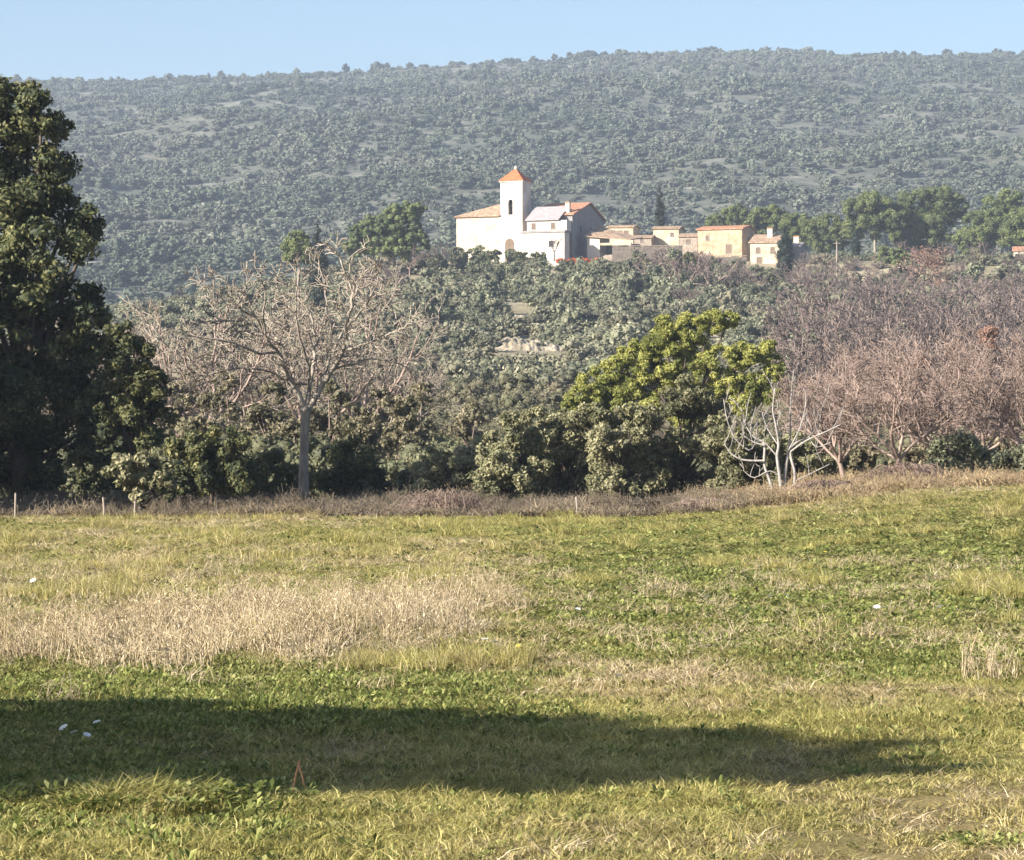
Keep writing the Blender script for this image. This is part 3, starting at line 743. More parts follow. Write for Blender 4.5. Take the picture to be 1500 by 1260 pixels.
# the walnut: main limbs measured from the photo
def walnut():
    Y = 98; Z0 = h1(XP(445, Y), Y); root = empty('walnut_tree', (XP(445, Y), Y, Z0)); g = np.random.default_rng(77)
    def W(x, y, dy=0): return (XP(x, Y) - XP(445, Y), dy, ZP(y, Y) - Z0)
    tr = smooth_path([(W(444, 735)[0], 0, -.15), W(445, 690), W(446, 640), W(449, 597)], 4)
    parts = [tube(tr, np.interp(np.linspace(0, 1, len(tr)), [0, .1, .5, 1], [.21, .165, .14, .15]), 10, .12, 1)]
    limbs = [([(449, 600, 0), (438, 578, -.1), (430, 560, -.2), (420, 545, -.4), (408, 515, -.6), (395, 500, -.8), (378, 468, -1.1), (368, 448, -1.3)], .10),
             ([(449, 600, 0), (452, 570, .1), (456, 545, .3), (459, 510, .5), (458, 480, .6), (450, 455, .8), (430, 430, 1)], .075),
             ([(450, 602, 0), (463, 580, .1), (474, 560, .1), (488, 540, 0), (503, 515, -.2), (508, 480, -.3), (515, 450, -.4), (520, 420, -.5), (508, 403, -.6), (498, 375, -.7)], .10),
             ([(455, 562, .2), (440, 563, .1), (420, 557, -.2), (395, 545, -.5), (360, 540, -.8), (320, 548, -1.0), (292, 560, -1.2)], .045),
             ([(430, 560, -.2), (425, 535, .3), (410, 505, .6), (392, 487, .8), (360, 472, .9), (325, 468, 1), (290, 472, 1.1)], .055),
             ([(476, 556, .1), (480, 530, .6), (490, 505, .9), (505, 470, 1.2), (515, 430, 1.3), (530, 400, 1.4)], .05),
             ([(503, 515, -.2), (525, 508, -.5), (550, 500, -.8), (575, 490, -1), (600, 478, -1.1)], .045),
             ([(488, 540, 0), (510, 535, .5), (540, 525, .9), (570, 528, 1.1), (600, 540, 1.2)], .04),
             ([(459, 510, .5), (470, 480, 1), (475, 450, 1.4), (470, 415, 1.6), (462, 385, 1.7)], .045),
             ([(408, 515, -.6), (385, 520, -1.2), (350, 505, -1.8), (310, 500, -2.2), (270, 490, -2.5)], .045),
             ([(395, 500, -.8), (390, 470, -1.4), (395, 430, -1.8), (385, 400, -2.0)], .04),
             ([(508, 480, -.3), (530, 460, -.9), (550, 430, -1.2), (560, 400, -1.3)], .04),
             ([(378, 468, -1.1), (350, 450, -1.5), (320, 430, -1.7), (300, 420, -1.8)], .035),
             ([(452, 570, .1), (455, 540, -.8), (445, 500, -1.6), (440, 450, -2.2), (445, 410, -2.5)], .05)]
    P_ = dict(segs=[4, 4, 3, 2], wander=[.24, .27, .32, .3], up=[-.01, -.02, -.02, -.01], rmin=.014, kids=[4, 3, 3, 0], angle=[.75, .8, .8], ratio=[.62, .6, .5]); P_['from'] = [.15, .15, .1]
    out = [[], [], [], []]
    for pts, r in limbs:
        pp = smooth_path([W(*p) for p in pts], 3); rr = np.linspace(r, max(.02, r * .3), len(pp))
        pp = pp + g.normal(size=pp.shape) * .02; parts.append(tube(pp, rr, 6, .1, 3))
        k0 = int(len(pp) * .35)
        for i in range(k0, len(pp)):
            for rep in range(1):
                d = pp[min(i + 1, len(pp) - 1)] - pp[i - 1]; d = d / np.linalg.norm(d); s = g.normal(size=3); s -= d * s.dot(d); s /= np.linalg.norm(s)
                nd = d * .6 + s * .8; nd[2] += .15
                grow(out, g, pp[i], nd / np.linalg.norm(nd), .45 + .6 * g.random(), max(.012, rr[i] * .4), 1, 3, P_)
        d = pp[-1] - pp[-3]; d = d / np.linalg.norm(d)
        grow(out, g, pp[-1], d * np.array([1, 1, .4]), .6, .022, 1, 3, P_)
    V, Q = join(parts); mobj('trunk', mk_mesh('trunk', V, Q, smooth=True), M['bark'], root)
    V, Q = join([frusta(out[1], 4), frusta(out[2], 3), frusta(out[3], 3)])
    mobj('crown', mk_mesh('crown', V, Q), M['twig'], root)
    tag(root, 'bare walnut tree with straight grey trunk and spreading limbs at left centre', 'tree')
walnut()

# pale bare fig
def fig():
    Y = 88; Z0 = h1(XP(1150, Y), Y); root = empty('fig_tree', (XP(1150, Y), Y, Z0)); g = np.random.default_rng(9)
    def W(x, y, dy=0): return (XP(x, Y) - XP(1150, Y), dy, ZP(y, Y) - Z0)
    L_ = [([(1137, 740), (1128, 705), (1120, 680), (1120, 650), (1105, 640), (1092, 620), (1088, 598)], .05), ([(1145, 740), (1143, 705), (1138, 670), (1140, 650), (1135, 620), (1131, 600), (1134, 570)], .06),
          ([(1150, 740), (1150, 700), (1155, 660), (1158, 640), (1158, 600), (1162, 560)], .055), ([(1155, 740), (1165, 700), (1158, 665), (1165, 650), (1185, 640), (1200, 620), (1204, 600)], .05),
          ([(1158, 662), (1180, 646), (1210, 632), (1230, 622)], .03), ([(1120, 675), (1090, 674), (1072, 665), (1062, 650)], .03), ([(1120, 652), (1105, 648), (1085, 635)], .025),
          ([(1075, 640), (1065, 615), (1060, 585)], .02), ([(1138, 668), (1122, 650), (1110, 645), (1098, 660), (1075, 640)], .025), ([(1165, 705), (1185, 695), (1215, 680)], .02),
          ([(1140, 652), (1125, 628), (1118, 605)], .022), ([(1155, 660), (1172, 625), (1180, 590)], .022), ([(1185, 640), (1195, 655), (1215, 648)], .018), ([(1145, 700), (1128, 690), (1105, 700), (1090, 690)], .018)]
    parts = []; out = [[], [], [], []]
    P_ = dict(segs=[3, 3, 3, 2], wander=[.15, .18, .2, .2], up=[.25, .22, .2, .1], rmin=.010, kids=[3, 2, 0, 0], angle=[.6, .6, .6], ratio=[.6, .6, .5]); P_['from'] = [.2, .2, .2]
    for pts, r in L_:
        dep = g.uniform(-.5, .5); n = len(pts)
        pp = smooth_path([W(x, y, dep * (i / n)) for i, (x, y) in enumerate(pts)], 3); rr = np.linspace(r, .014, len(pp)); parts.append(tube(pp, rr, 6, .1, 2))
        for i in range(len(pp) // 2, len(pp), 2):
            s = g.normal(size=3) * .5; s[2] = 1; grow(out, g, pp[i], s / np.linalg.norm(s), .35 + .4 * g.random(), .013, 1, 2, P_)
    V, Q = join(parts); mobj('trunk', mk_mesh('trunk', V, Q, smooth=True), M['barkpale'], root)
    V, Q = join([frusta(out[1], 4), frusta(out[2], 3)]); mobj('crown', mk_mesh('crown', V, Q), M['barkpale'], root)
    tag(root, 'pale grey bare fig tree with many crooked upright stems', 'fig tree')
fig()

# red-brown bare fruit trees on the right
rb = [bare_tree('bare_fruit_tree', 301 + k, 4.2, M['twigred'], M['barkpink'], .18, 6, .95, .085, .0095, 1, kids=(7, 6, 6), upw=.13, twiglen=1.3, trunk_lean=.3) for k in range(3)]
spots = [(1240, 92, 1.0, 'red brown bare tree just right of the fig, nearest the hedge'), (1305, 90, 1.0, 'low forked bare fruit tree with a pale curved trunk on the dry bank'), (1372, 97, 1.15, 'dense red brown bare tree in the middle of the right thicket'),
         (1440, 100, 1.2, 'tall russet bare tree at the right side of the thicket'), (1500, 96, 1.1, 'bare red brown tree at the right edge of the photo, above the dry bank'), (1270, 104, 1.1, 'red brown bare tree behind the forked fruit tree'),
         (1335, 106, 1.15, 'bare red brown tree at the back of the right thicket'), (1410, 108, 1.3, 'highest russet bare tree at the back of the right thicket'), (1475, 109, 1.3, 'back row bare russet tree near the right edge'), (1200, 105, .95, 'small red brown bare tree behind the fig'), (1545, 104, 1.3, 'red brown bare tree cut off by the right edge of the photo')]
for i, (x, Y, s, lab) in enumerate(spots):
    o = rb[i] if i < 3 else copy_tree(rb[i % 3])
    X = XP(x, Y); o.location = (X, Y, h1(X, Y)); o.rotation_euler = (0, 0, i * 1.7); o.scale = (s, s, s * .9)
    tag(o, lab, 'bare tree', 'red brown bare trees right of the fig')

# pinkish bare trees behind the walnut
pk = [bare_tree('bare_tree', 321 + k, 8.4, M['twig'], M['barkpink'], .2, 6, .85, .16, .020, 1, kids=(5, 5, 4), upw=.10, twiglen=1.25) for k in range(3)]
spots = [(150, 140, .9, 'pinkish bare tree showing between the left oaks'), (225, 148, .98, 'pinkish bare tree right of the left oaks'), (300, 142, 1.0, 'wide pinkish bare tree behind the left limbs of the walnut'),
         (375, 150, 1.02, 'pinkish bare tree directly behind the walnut crown, left part'), (450, 144, .98, 'pinkish bare tree directly behind the walnut trunk'), (525, 152, 1.0, 'tall pinkish bare tree behind the right limbs of the walnut'),
         (590, 160, .82, 'smaller pinkish bare tree right of the walnut crown'), (100, 150, 1.0, 'pinkish bare tree mostly behind the big left oak')]
for i, (x, Y, s, lab) in enumerate(spots):
    o = pk[i] if i < 3 else copy_tree(pk[i % 3])
    X = XP(x, Y); o.location = (X, Y, h1(X, Y)); o.rotation_euler = (0, 0, i * 2.1 + .5); o.scale = (s, s, s)
    tag(o, lab, 'bare tree', 'pinkish bare trees behind the walnut')

# olive brown scrub oaks under the pinkish trees
M['scruboak'] = leafmat('scrub_oak_leaves', [(.06, .058, .034), (.13, .12, .07), (.22, .19, .12), (.32, .27, .18)], .5, .2, objvar=.12)
def scrub_oak(x, Y, ytop, w, lab, seed):
    X = XP(x, Y); z = h1(X, Y); hgt = ZP(ytop, Y) - z; r = w / F * Y; g = np.random.default_rng(seed); L_ = []
    for k in range(9): L_.append((g.uniform(-.7, .7) * r, g.uniform(-.5, .5) * r, hgt * (.25 + .6 * g.random()), r * .38))
    L_.append((0, 0, hgt - r * .35, r * .4))
    o = leafy_tree('scrub_oak', (X, Y, z), L_, 14, .34, 5200, .15, M['scruboak'], M['barkpink'], seed, .09, core=.35)
    return tag(o, lab, 'scrub oak', 'olive brown scrub oaks behind the walnut')
for i, (x, Y, yt, w, lab) in enumerate([(262, 128, 560, 44, 'olive brown scrub oak nearest the left oaks'), (330, 132, 545, 46, 'second scrub oak from the left oaks'), (400, 126, 560, 44, 'scrub oak just left of the walnut trunk'), (480, 130, 552, 46, 'scrub oak just right of the walnut trunk'),
                        (555, 126, 565, 44, 'scrub oak under the right limbs of the walnut'), (620, 134, 560, 44, 'scrub oak right of the walnut crown'), (295, 116, 610, 40, 'front row scrub oak below the far left limb of the walnut'), (365, 114, 620, 40, 'front row scrub oak left of the walnut trunk'),
                        (430, 115, 612, 38, 'front row scrub oak directly behind the walnut trunk'), (520, 113, 615, 42, 'front row scrub oak right of the walnut trunk'), (590, 118, 612, 40, 'front row scrub oak above the small bare bank'), (225, 122, 590, 44, 'scrub oak showing beside the smaller dark oak'),
                        (690, 140, 588, 40, 'scrub oak at the left end of the tall hedge'), (1262, 99, 655, 34, 'olive scrub oak low behind the first red brown tree right of the fig'), (1345, 101, 652, 36, 'olive scrub oak low behind the pale curved trunk on the bank'), (1455, 103, 640, 38, 'olive scrub oak in the right end of the thicket'), (300, 160, 520, 40, 'higher scrub oak between the pinkish trees, left'), (560, 165, 515, 40, 'higher scrub oak between the pinkish trees, right')]):
    scrub_oak(x, Y, yt, w, lab, 900 + i)

# oaks standing left of the picture, whose shade falls into it
def offside(x, y, lobes, n, label, seed, leaf=.17, core=.75):
    o = leafy_tree('holm_oak', (x, y, h1(x, y)), lobes, 10 if len(lobes) > 20 else 22, .45 if len(lobes) > 20 else .34, n, leaf, M['oak'], M['barkdark'], seed, .25, core=core)
    tag(o, label, 'tree'); return o
ad = np.array([.84, .54]) / math.hypot(.84, .54); wn = np.array([-ad[1], ad[0]]); TE = math.tan(R(25))
upper = [(-8.5, 19.6), (-6, 20.4), (-3.2, 19.9), (-1.9, 19.4), (-.62, 19.3), (.58, 18.1), (2.06, 17.5), (2.9, 16.9)]
lower = [(-8.5, 13.2), (-6, 14.2), (-2.4, 14.9), (-.6, 15.1), (.5, 15.5), (1.33, 15.6), (2.25, 16.2), (2.9, 16.8)]
ac = -5.0; lob = []; c0 = ad * ac + wn * 15.9; g = np.random.default_rng(44)
for gx in np.arange(-8.3, 2.1, .62):
    yu = np.interp(gx, [p[0] for p in upper], [p[1] for p in upper]); yl = np.interp(gx, [p[0] for p in lower], [p[1] for p in lower])
    r = .62 if gx < 1 else .42; nn = max(2, int((yu - yl) / .8) + 1)
    for gy in np.linspace(yl + r * .75, yu - r * .75, nn) if yu - yl > 1.5 * r else [(yu + yl) / 2]:
        rr = min(r, max(.22, (yu - yl) * .55)); P2 = np.array([gx, gy]); aa = P2.dot(ad); da = g.uniform(-.9, .9) * (gx < 1.5); q = ad * (ac + da) + wn * P2.dot(wn) - c0
        hh = (aa - ac - da) * TE
        if hh > 1.6: lob.append((q[0], q[1], hh, rr))
offside(c0[0], c0[1], lob, 26000, 'round oak standing just left of the picture, casting the shadow band on the meadow', 401)
for i, (x, y, s) in enumerate([(-24, 93, 1.0), (-20, 84, .74), (-20, 89.5, 1.08)]):
    lb = [(0, 0, 6.8 * s, 2.4 * s), (-1.6 * s, 0, 5.4 * s, 2.2 * s), (1.7 * s, .5, 5.2 * s, 2.2 * s), (0, -1.2 * s, 4 * s, 2.4 * s), (0, 1.3 * s, 3.8 * s, 2.4 * s), (0, 0, 2 * s, 2 * s)]
    offside(x, y, lb, 9000, ['oak beyond the left edge beside the big dark oak', 'farther oak beyond the left edge of the meadow', 'oak farthest to the left beyond the meadow edge'][i], 410 + i, .3)

# wooden stakes at the meadow edge
post = None
for i, (x, yt, lab) in enumerate([(22, 722, 'thin wooden stake at the far left of the meadow edge'), (152, 728, 'thin wooden stake below the smaller dark oak'), (197, 733, 'thin wooden stake just right of the stake below the oak'), (845, 727, 'thin wooden stake in the weeds before the evergreen hedge')]):
    Y = 74.5; X = XP(x, Y); z = h1(X, Y); hgt = ZP(yt, Y) - z
    V, Q = tube([(0, 0, -.2), (.01, 0, hgt * .5), (.015 * (-1) ** i, 0, hgt - .02), (.015 * (-1) ** i, 0, hgt)], [.026, .025, .023, .004], 7, .1, i)
    o = mobj('wooden_stake', mk_mesh('wooden_stake', V, Q, smooth=False), M['wood'], loc=(X, Y, z)); tag(o, lab, 'stake', 'wooden stakes along the meadow edge')

# ================================================================== HILLSIDE SCRUB
def bushmesh(nm, seed, n, leaf, mat, kk=10, core=.6, flat=.8):
    g = np.random.default_rng(seed); cl = []
    for k in range(kk):
        a = g.random() * 6.283; r = g.random() ** .6 * .62; cl.append((math.cos(a) * r, math.sin(a) * r, (.35 + .55 * (1 - r) * (.6 + .5 * g.random())) * flat, .30 + .16 * g.random()))
    cl = subclumps(cl, 4, .6, seed) + [(0, 0, .3, .5)]
    V, Q, rn = leaves(cl, n, leaf, seed, core=core, up=.3, wild=.5, shell=(.65, 1.12)); return mk_mesh(nm, V, Q, rn)
NB = [bushmesh('shrub', 500 + k, 2600, .075, M['shrub'], 10 + k) for k in range(4)]
for m_ in NB: m_.materials.append(M['shrub'])
NP = [mobj('shrub_source', m_, None, link=False) for m_ in NB]
FB = [bushmesh('far_shrub', 520 + k, 700, .15, M['scrub'], 8 + k) for k in range(4)]
FP = [mobj('far_shrub_source', m_, M['scrub'] if k == 0 else M['scrub'], link=False) for k, m_ in enumerate(FB)]

BARE = [(775, 512, 62, 26, 395), (572, 688, 40, 12, 180), (770, 442, 46, 8, 460), (625, 450, 30, 10, 440)]     # places of open pale ground: photo x, y, half width, half height, distance
def scrub():
    g = np.random.default_rng(15)
    X1, Y1 = fan(2300, 104, 190, .20, g); X2, Y2 = fan(7800, 190, 566, .20, g)
    X3, Y3 = fan(1500, 561, 650, .20, g); k3 = CX + X3 / Y3 * F > 1185; X3, Y3 = X3[k3], Y3[k3]
    X = np.concatenate([X1, X2, X3]); Y = np.concatenate([Y1, Y2, Y3]); x = CX + X / Y * F
    z = H(X, Y); y = HY - (z - CH) / Y * F
    R_ = np.interp(Y, [100, 190, 300, 500, 545, 566, 650], [.75, 1.3, 2.0, 2.3, 1.3, 1.0, 1.6]) * (.45 + .95 * g.random(len(X)) ** 1.3)
    R_ = R_ * (1 + .55 * ((x < 680) & (Y < 138)))
    keep = np.ones(len(X), bool)
    for bx, by, bw, bh, bY in BARE:
        keep &= ~((np.abs(x - bx) < bw * .95) & (np.abs(Y - bY) < 13 * bY / 400) & (g.random(len(x)) < .85))
        inf = (np.abs(x - bx) < bw) & (Y < bY) & (y - R_ * 1.2 / Y * F < by + bh * .3) & (Y > bY - 80) & (g.random(len(x)) < .88)
        keep &= ~inf
    keep |= False
    R_ = R_ * (1 + .45 * ((x > 1180) & (Y > 200) & (Y < 560)) * (g.random(len(x)) < .4))
    keep &= ~((x > 1180) & (Y > 200) & (Y < 560) & (g.random(len(x)) < .25))
    # keep the buildings' ground clear
    keep &= ~((Y > 546) & (x > 640) & (x < 1190))
    keep &= g.random(len(X)) < -.02 + 1.35 * fbm(X / 13, Y / 16, 55, 3) + 1.0 * (Y > 558)
    keep &= ~((Y < 125) & (x > 1160))
    X, Y, z, R_, x = X[keep], Y[keep], z[keep], R_[keep], x[keep]
    near = np.sort(Y[(x > -10) & (x < 1510)])[230]
    n = len(X)
    brown = np.clip(.25 + 1.2 * (fbm(X / 30, Y / 30, 71, 3) - .5) + .5 * (1 - sstep(300, 650, x)) * sstep(90, 130, Y) * (1 - sstep(380, 480, Y)) + g.normal(size=n) * .15, 0, 1)
    s = R_[:, None] * np.stack([.9 + .4 * g.random(n), .9 + .4 * g.random(n), .85 + .45 * g.random(n)], 1)
    pid = g.integers(0, 4, n); rz = g.random(n) * 6.28
    a = (Y <= near) & (x > -10) & (x < 1510)
    for i in np.where(a)[0]:
        o = mobj('wild_shrub', NB[pid[i]], None); o.location = (X[i], Y[i], z[i] - .1); o.scale = s[i]; o.rotation_euler = (0, 0, rz[i])
        tag(o, 'low grey green wild shrub on the slope just behind the meadow edge', 'shrub', 'wild shrubs on the slope behind the meadow edge')
    b = (~a) & (Y < 260); m = (~a) & (Y >= 260)
    for nm, sel, pr, lab in (('hillside_scrub', b, NP, 'scrub covering the lower slope of the knoll'), ('far_scrub', m, FP, 'grey green scrub and low oaks covering the upper slope of the knoll')):
        k = np.where(sel)[0]; scatter(nm, pr, np.stack([X[k], Y[k], z[k] - .15], 1), np.stack([k * 0., k * 0., rz[k]], 1), s[k], pid[k], brown[k] * .8, lab, 'scrub')
scrub()

# pale rocky banks
def bank(x, y, hw, hh, Y, seed, label):
    X0 = XP(x, Y); z0 = h1(X0, Y); W_ = hw / F * Y; Hh = 2.2 * hh / F * Y
    g = np.random.default_rng(seed); nx, ny = 90, 34
    U, T = np.meshgrid(np.linspace(-1, 1, nx), np.linspace(0, 1, ny), indexing='ij')
    fall = np.clip(1 - np.abs(U) ** 2.2, 0, 1) ** .6
    XX = U * W_; dY = (T - .5) * Hh * 3.2
    base = H(X0 + XX, Y + dY) - z0
    hump = sstep(0, .72, T) * (1 - sstep(.82, 1, T)) * np.clip(1 - U ** 2, 0, 1)
    ZZ = base - .22 + Hh * .42 * hump * (.45 + fbm(U * 3.4 + seed, T * 1.6, seed, 4)) + (fbm(U * 10, T * 7, seed + 3, 4) - .5) * .55
    V = np.stack([XX, dY, ZZ], -1).reshape(-1, 3)
    i, j = np.meshgrid(np.arange(nx - 1), np.arange(ny - 1), indexing='ij'); a = (i * ny + j).ravel(); Q = np.stack([a, a + ny, a + ny + 1, a + 1], 1)
    # back side down to the soil
    bk = V.reshape(nx, ny, 3)[:, -1].copy(); bk[:, 1] += Hh * .4; bk[:, 2] = H(X0 + bk[:, 0], Y + bk[:, 1]) - z0 - .4
    b0 = len(V); V = np.concatenate([V, bk]); e = np.arange(nx - 1)
    Q = np.concatenate([Q, np.stack([e * ny + ny - 1, (e + 1) * ny + ny - 1, b0 + e + 1, b0 + e], 1)])
    o = mobj('rocky_bank', mk_mesh('rocky_bank', V, Q, smooth=False), M['rock'], loc=(X0, Y, z0)); tag(o, label, 'bank'); return o
for i, (b_, lab) in enumerate(zip(BARE, ['largest pale eroded bank of bare earth in the middle of the knoll slope', 'small pale bare bank right of the walnut tree, near the bramble mound', 'narrow pale terrace bank below the church bushes', 'small pale bank on the left shoulder of the knoll'])):
    bank(*b_, 600 + i, lab)

# ================================================================== BARE WOODS BELOW THE VILLAGE
wood = [bare_tree('bare_oak', 341 + k, 8.5, M['twigpurple'], M['barkpink'], .16, 6, .95, .17, .045, 1, kids=(5, 5, 4), upw=.06, twiglen=1.25) for k in range(4)]
cnt = 0
g = np.random.default_rng(19)
def put_wood(x, Y, s, label='leafless purple grey oak in the bare wood right of the knoll', group='leafless oaks in the bare wood', squash=1):
    global cnt
    o = wood[cnt] if cnt < 4 else copy_tree(wood[cnt % 4])
    X = XP(x, Y); o.location = (X, Y, h1(X, Y)); o.rotation_euler = (0, 0, cnt * 1.3); o.scale = (s, s, s * squash); cnt += 1
    return tag(o, label, 'bare tree', group)
for row, (Y, y_top) in enumerate([(225, 500), (265, 475), (305, 452), (350, 432), (400, 415), (450, 400), (500, 392), (552, 384)]):
    x = 1165 + (row % 2) * 14 + (row < 2) * 20
    while x < 1560:
        X = XP(x, Y); hgt = ZP(y_top + g.uniform(-14, 16), Y) - h1(X, Y); s = np.clip(hgt / 8.5, .5, 1.3)
        put_wood(x, Y + g.uniform(-12, 12), s); x += g.uniform(34, 50) * (230 / Y) ** .3
for x, Y, s, lab in [(600, 530, .75, 'bare lilac grey tree left of the church'), (640, 545, .62, 'small bare tree against the left corner of the church'), (575, 500, .6, 'bare tree on the left shoulder of the knoll'),
                     (1000, 500, 1.0, 'bare tree below the ochre house'), (1040, 505, .95, 'second bare tree below the ochre house, nearer the villa'), (960, 515, .8, 'bare tree in front of the stone terrace wall'), (1085, 510, .7, 'bare tree just below the villa'),
                     (1115, 525, .5, 'small bare tree in front of the villa'), (1180, 530, .6, 'bare tree right of the villa cypress'), (1215, 535, .6, 'bare tree below the small cypress'), (530, 470, .85, 'pale bare tree left of the green pine clump'),
                     (1010, 470, .55, 'low bare tree on the slope under the houses')]:
    put_wood(x, Y, s, lab, 'bare trees round the village')
# a small bare tree before the white wall of the house
sm = bare_tree('bare_tree', 361, 4.2, M['twigpurple'], M['barkdark'], .3, 4, .6, .13, .04, 1, kids=(3, 3, 2), upw=.12)
sm.location = (XP(812, 548), 548, h1(XP(812, 548), 548)); sm.location.z = ZP(381, 548); tag(sm, 'small bare tree in front of the white house wall', 'bare tree')

# russet trees that keep dead leaves
def russet(x, Y, ytop, w, lab, seed):
    X = XP(x, Y); z = h1(X, Y); hgt = ZP(ytop, Y) - z; r = w / F * Y
    L_ = [(-r * .4, 0, hgt - r * .6, r * .55), (r * .4, .3, hgt - r * .55, r * .5), (0, -.3, hgt - r * .45, r * .5), (0, 0, hgt - r * 1.2, r * .7)]
    o = leafy_tree('russet_oak', (X, Y, z), L_, 16, .36, 1900, .16 * Y / 250, M['deadleaf'], M['barkdark'], seed, .14, core=0); return tag(o, lab, 'oak tree', 'oaks with russet dead leaves')
russet(1360, 500, 358, 42, 'russet leaved oak below the big pines', 701)
russet(1450, 190, 478, 18, 'small russet oak near the right edge above the thicket', 704)
russet(1345, 120, 520, 22, 'faded russet oak at the back of the right thicket', 705)

# ================================================================== CYPRESSES AND PINES ROUND THE VILLAGE
def cypress(x, ytop, ybase, Y, w, lab, seed):
    X = XP(x, Y); z = h1(X, Y); zt = ZP(ytop, Y); zb = min(z, ZP(ybase, Y)); hgt = zt - zb; r = w / 2 / F * Y
    g = np.random.default_rng(seed); cl = []
    for k in range(46):
        t = (k + .5) / 46; a = g.random() * 6.28; pr = r * min(1, (1 - t) * 2.3 + .08) * (.75 + .25 * math.sin(min(t * 6, 1.57)))
        cl.append((math.cos(a) * pr * .45, math.sin(a) * pr * .45, hgt * (.04 + .93 * t), max(pr * .62, .16)))
    root = empty('cypress_tree', (X, Y, zb)); V, Q, rn = leaves(cl, 4200, .30, seed, core=.7, up=.5, aspect=.4); mobj('crown', mk_mesh('crown', V, Q, rn), M['cypress'], root)
    V, Q = tube([(0, 0, -.3), (0, 0, hgt * .3), (0, 0, hgt * .8)], [.18, .14, .05], 6); mobj('trunk', mk_mesh('trunk', V, Q), M['barkdark'], root)
    return tag(root, lab, 'cypress')
cypress(967, 259, 345, 625, 18, 'tall thin cypress rising behind the village roofs', 801)
cypress(1150, 323, 420, 533, 30, 'dark cypress standing in front of the villa', 802)
cypress(466, 316, 405, 452, 32, 'dark cypress on the left shoulder of the knoll', 803)
cypress(1253, 336, 385, 610, 15, 'small cypress left of the big pines', 804)
cypress(1232, 345, 388, 615, 9, 'slimmest cypress beside the small one left of the big pines', 805)

def pine(x, Y, lst, lab, seed, n=9000, group=None, leaf=.36, mat='pine', tr=.28, name='pine_tree', ybase=None):
    X = XP(x, Y); z = h1(X, Y)
    if ybase: z = min(z, ZP(ybase, Y))
    o = leafy_tree(name, (X, Y, z), [(a_, b_, c_ - d_ * .15, d_ * 1.25) for a_, b_, c_, d_ in px_lobes(lst, x, Y, z)], 34, .28, int(n * 1.8), leaf, M[mat], M['bark'], seed, tr, core=.7)
    return tag(o, lab, 'pine tree', group)
G_ = 'pines behind the village'
pine(1282, 640, [(1262, 310, 22), (1285, 300, 22), (1305, 315, 18), (1250, 330, 16), (1290, 325, 20)], 'round umbrella pine with a visible pale trunk', 811, group=G_)
pine(1360, 645, [(1345, 300, 24), (1375, 292, 22), (1400, 300, 16), (1340, 325, 24), (1380, 320, 26), (1360, 345, 26), (1335, 350, 18)], 'largest broad pine of the village skyline', 812, 14000, group=G_)
pine(1425, 640, [(1430, 325, 16), (1445, 340, 18), (1420, 350, 18), (1455, 320, 14)], 'loose pine right of the largest pine', 813, group=G_)
pine(1468, 660, [(1455, 300, 15), (1480, 290, 15), (1470, 315, 18), (1490, 310, 16)], 'pine in the back row near the right edge', 814, group=G_)
pine(1495, 620, [(1490, 340, 20), (1505, 320, 20), (1510, 355, 20)], 'pine at the right edge above the white house', 815, group=G_)
pine(1205, 650, [(1195, 335, 16), (1215, 330, 16), (1230, 345, 14), (1205, 352, 16)], 'low dark pine left of the small cypress', 816, group=G_)
pine(1170, 660, [(1160, 325, 14), (1180, 330, 14), (1170, 345, 14)], 'low pine behind the chimney of the villa', 817, group=G_)
pine(1125, 680, [(1110, 318, 14), (1130, 312, 13), (1145, 322, 13), (1120, 330, 14)], 'pine directly behind the villa roof', 818, group=G_)
pine(1075, 680, [(1062, 318, 12), (1080, 312, 12), (1095, 322, 12), (1045, 325, 10)], 'pine directly behind the ochre house', 819, group=G_)
pine(1320, 660, [(1318, 320, 16), (1322, 340, 16)], 'dark narrow pine between the umbrella pine and the largest pine', 820, group=G_)
pine(575, 530, [(600, 308, 15), (612, 305, 11), (580, 313, 15), (560, 322, 14), (540, 330, 13), (522, 338, 11), (565, 332, 18), (595, 325, 18), (530, 348, 16), (570, 350, 18), (605, 342, 16), (548, 335, 18), (585, 354, 20), (612, 356, 16), (555, 360, 18), (520, 360, 14)], 'domed green pine clump left of the church', 821, 11000, leaf=.28, ybase=370)
pine(437, 455, [(437, 352, 15), (428, 368, 14), (448, 372, 12)], 'loose green pine left of the knoll cypress', 822, 5000, leaf=.28, ybase=420)
pine(1320, 560, [(1300, 372, 12), (1318, 376, 12), (1312, 385, 12)], 'low green pine shrub among the bare oaks', 823, 4000, leaf=.28)

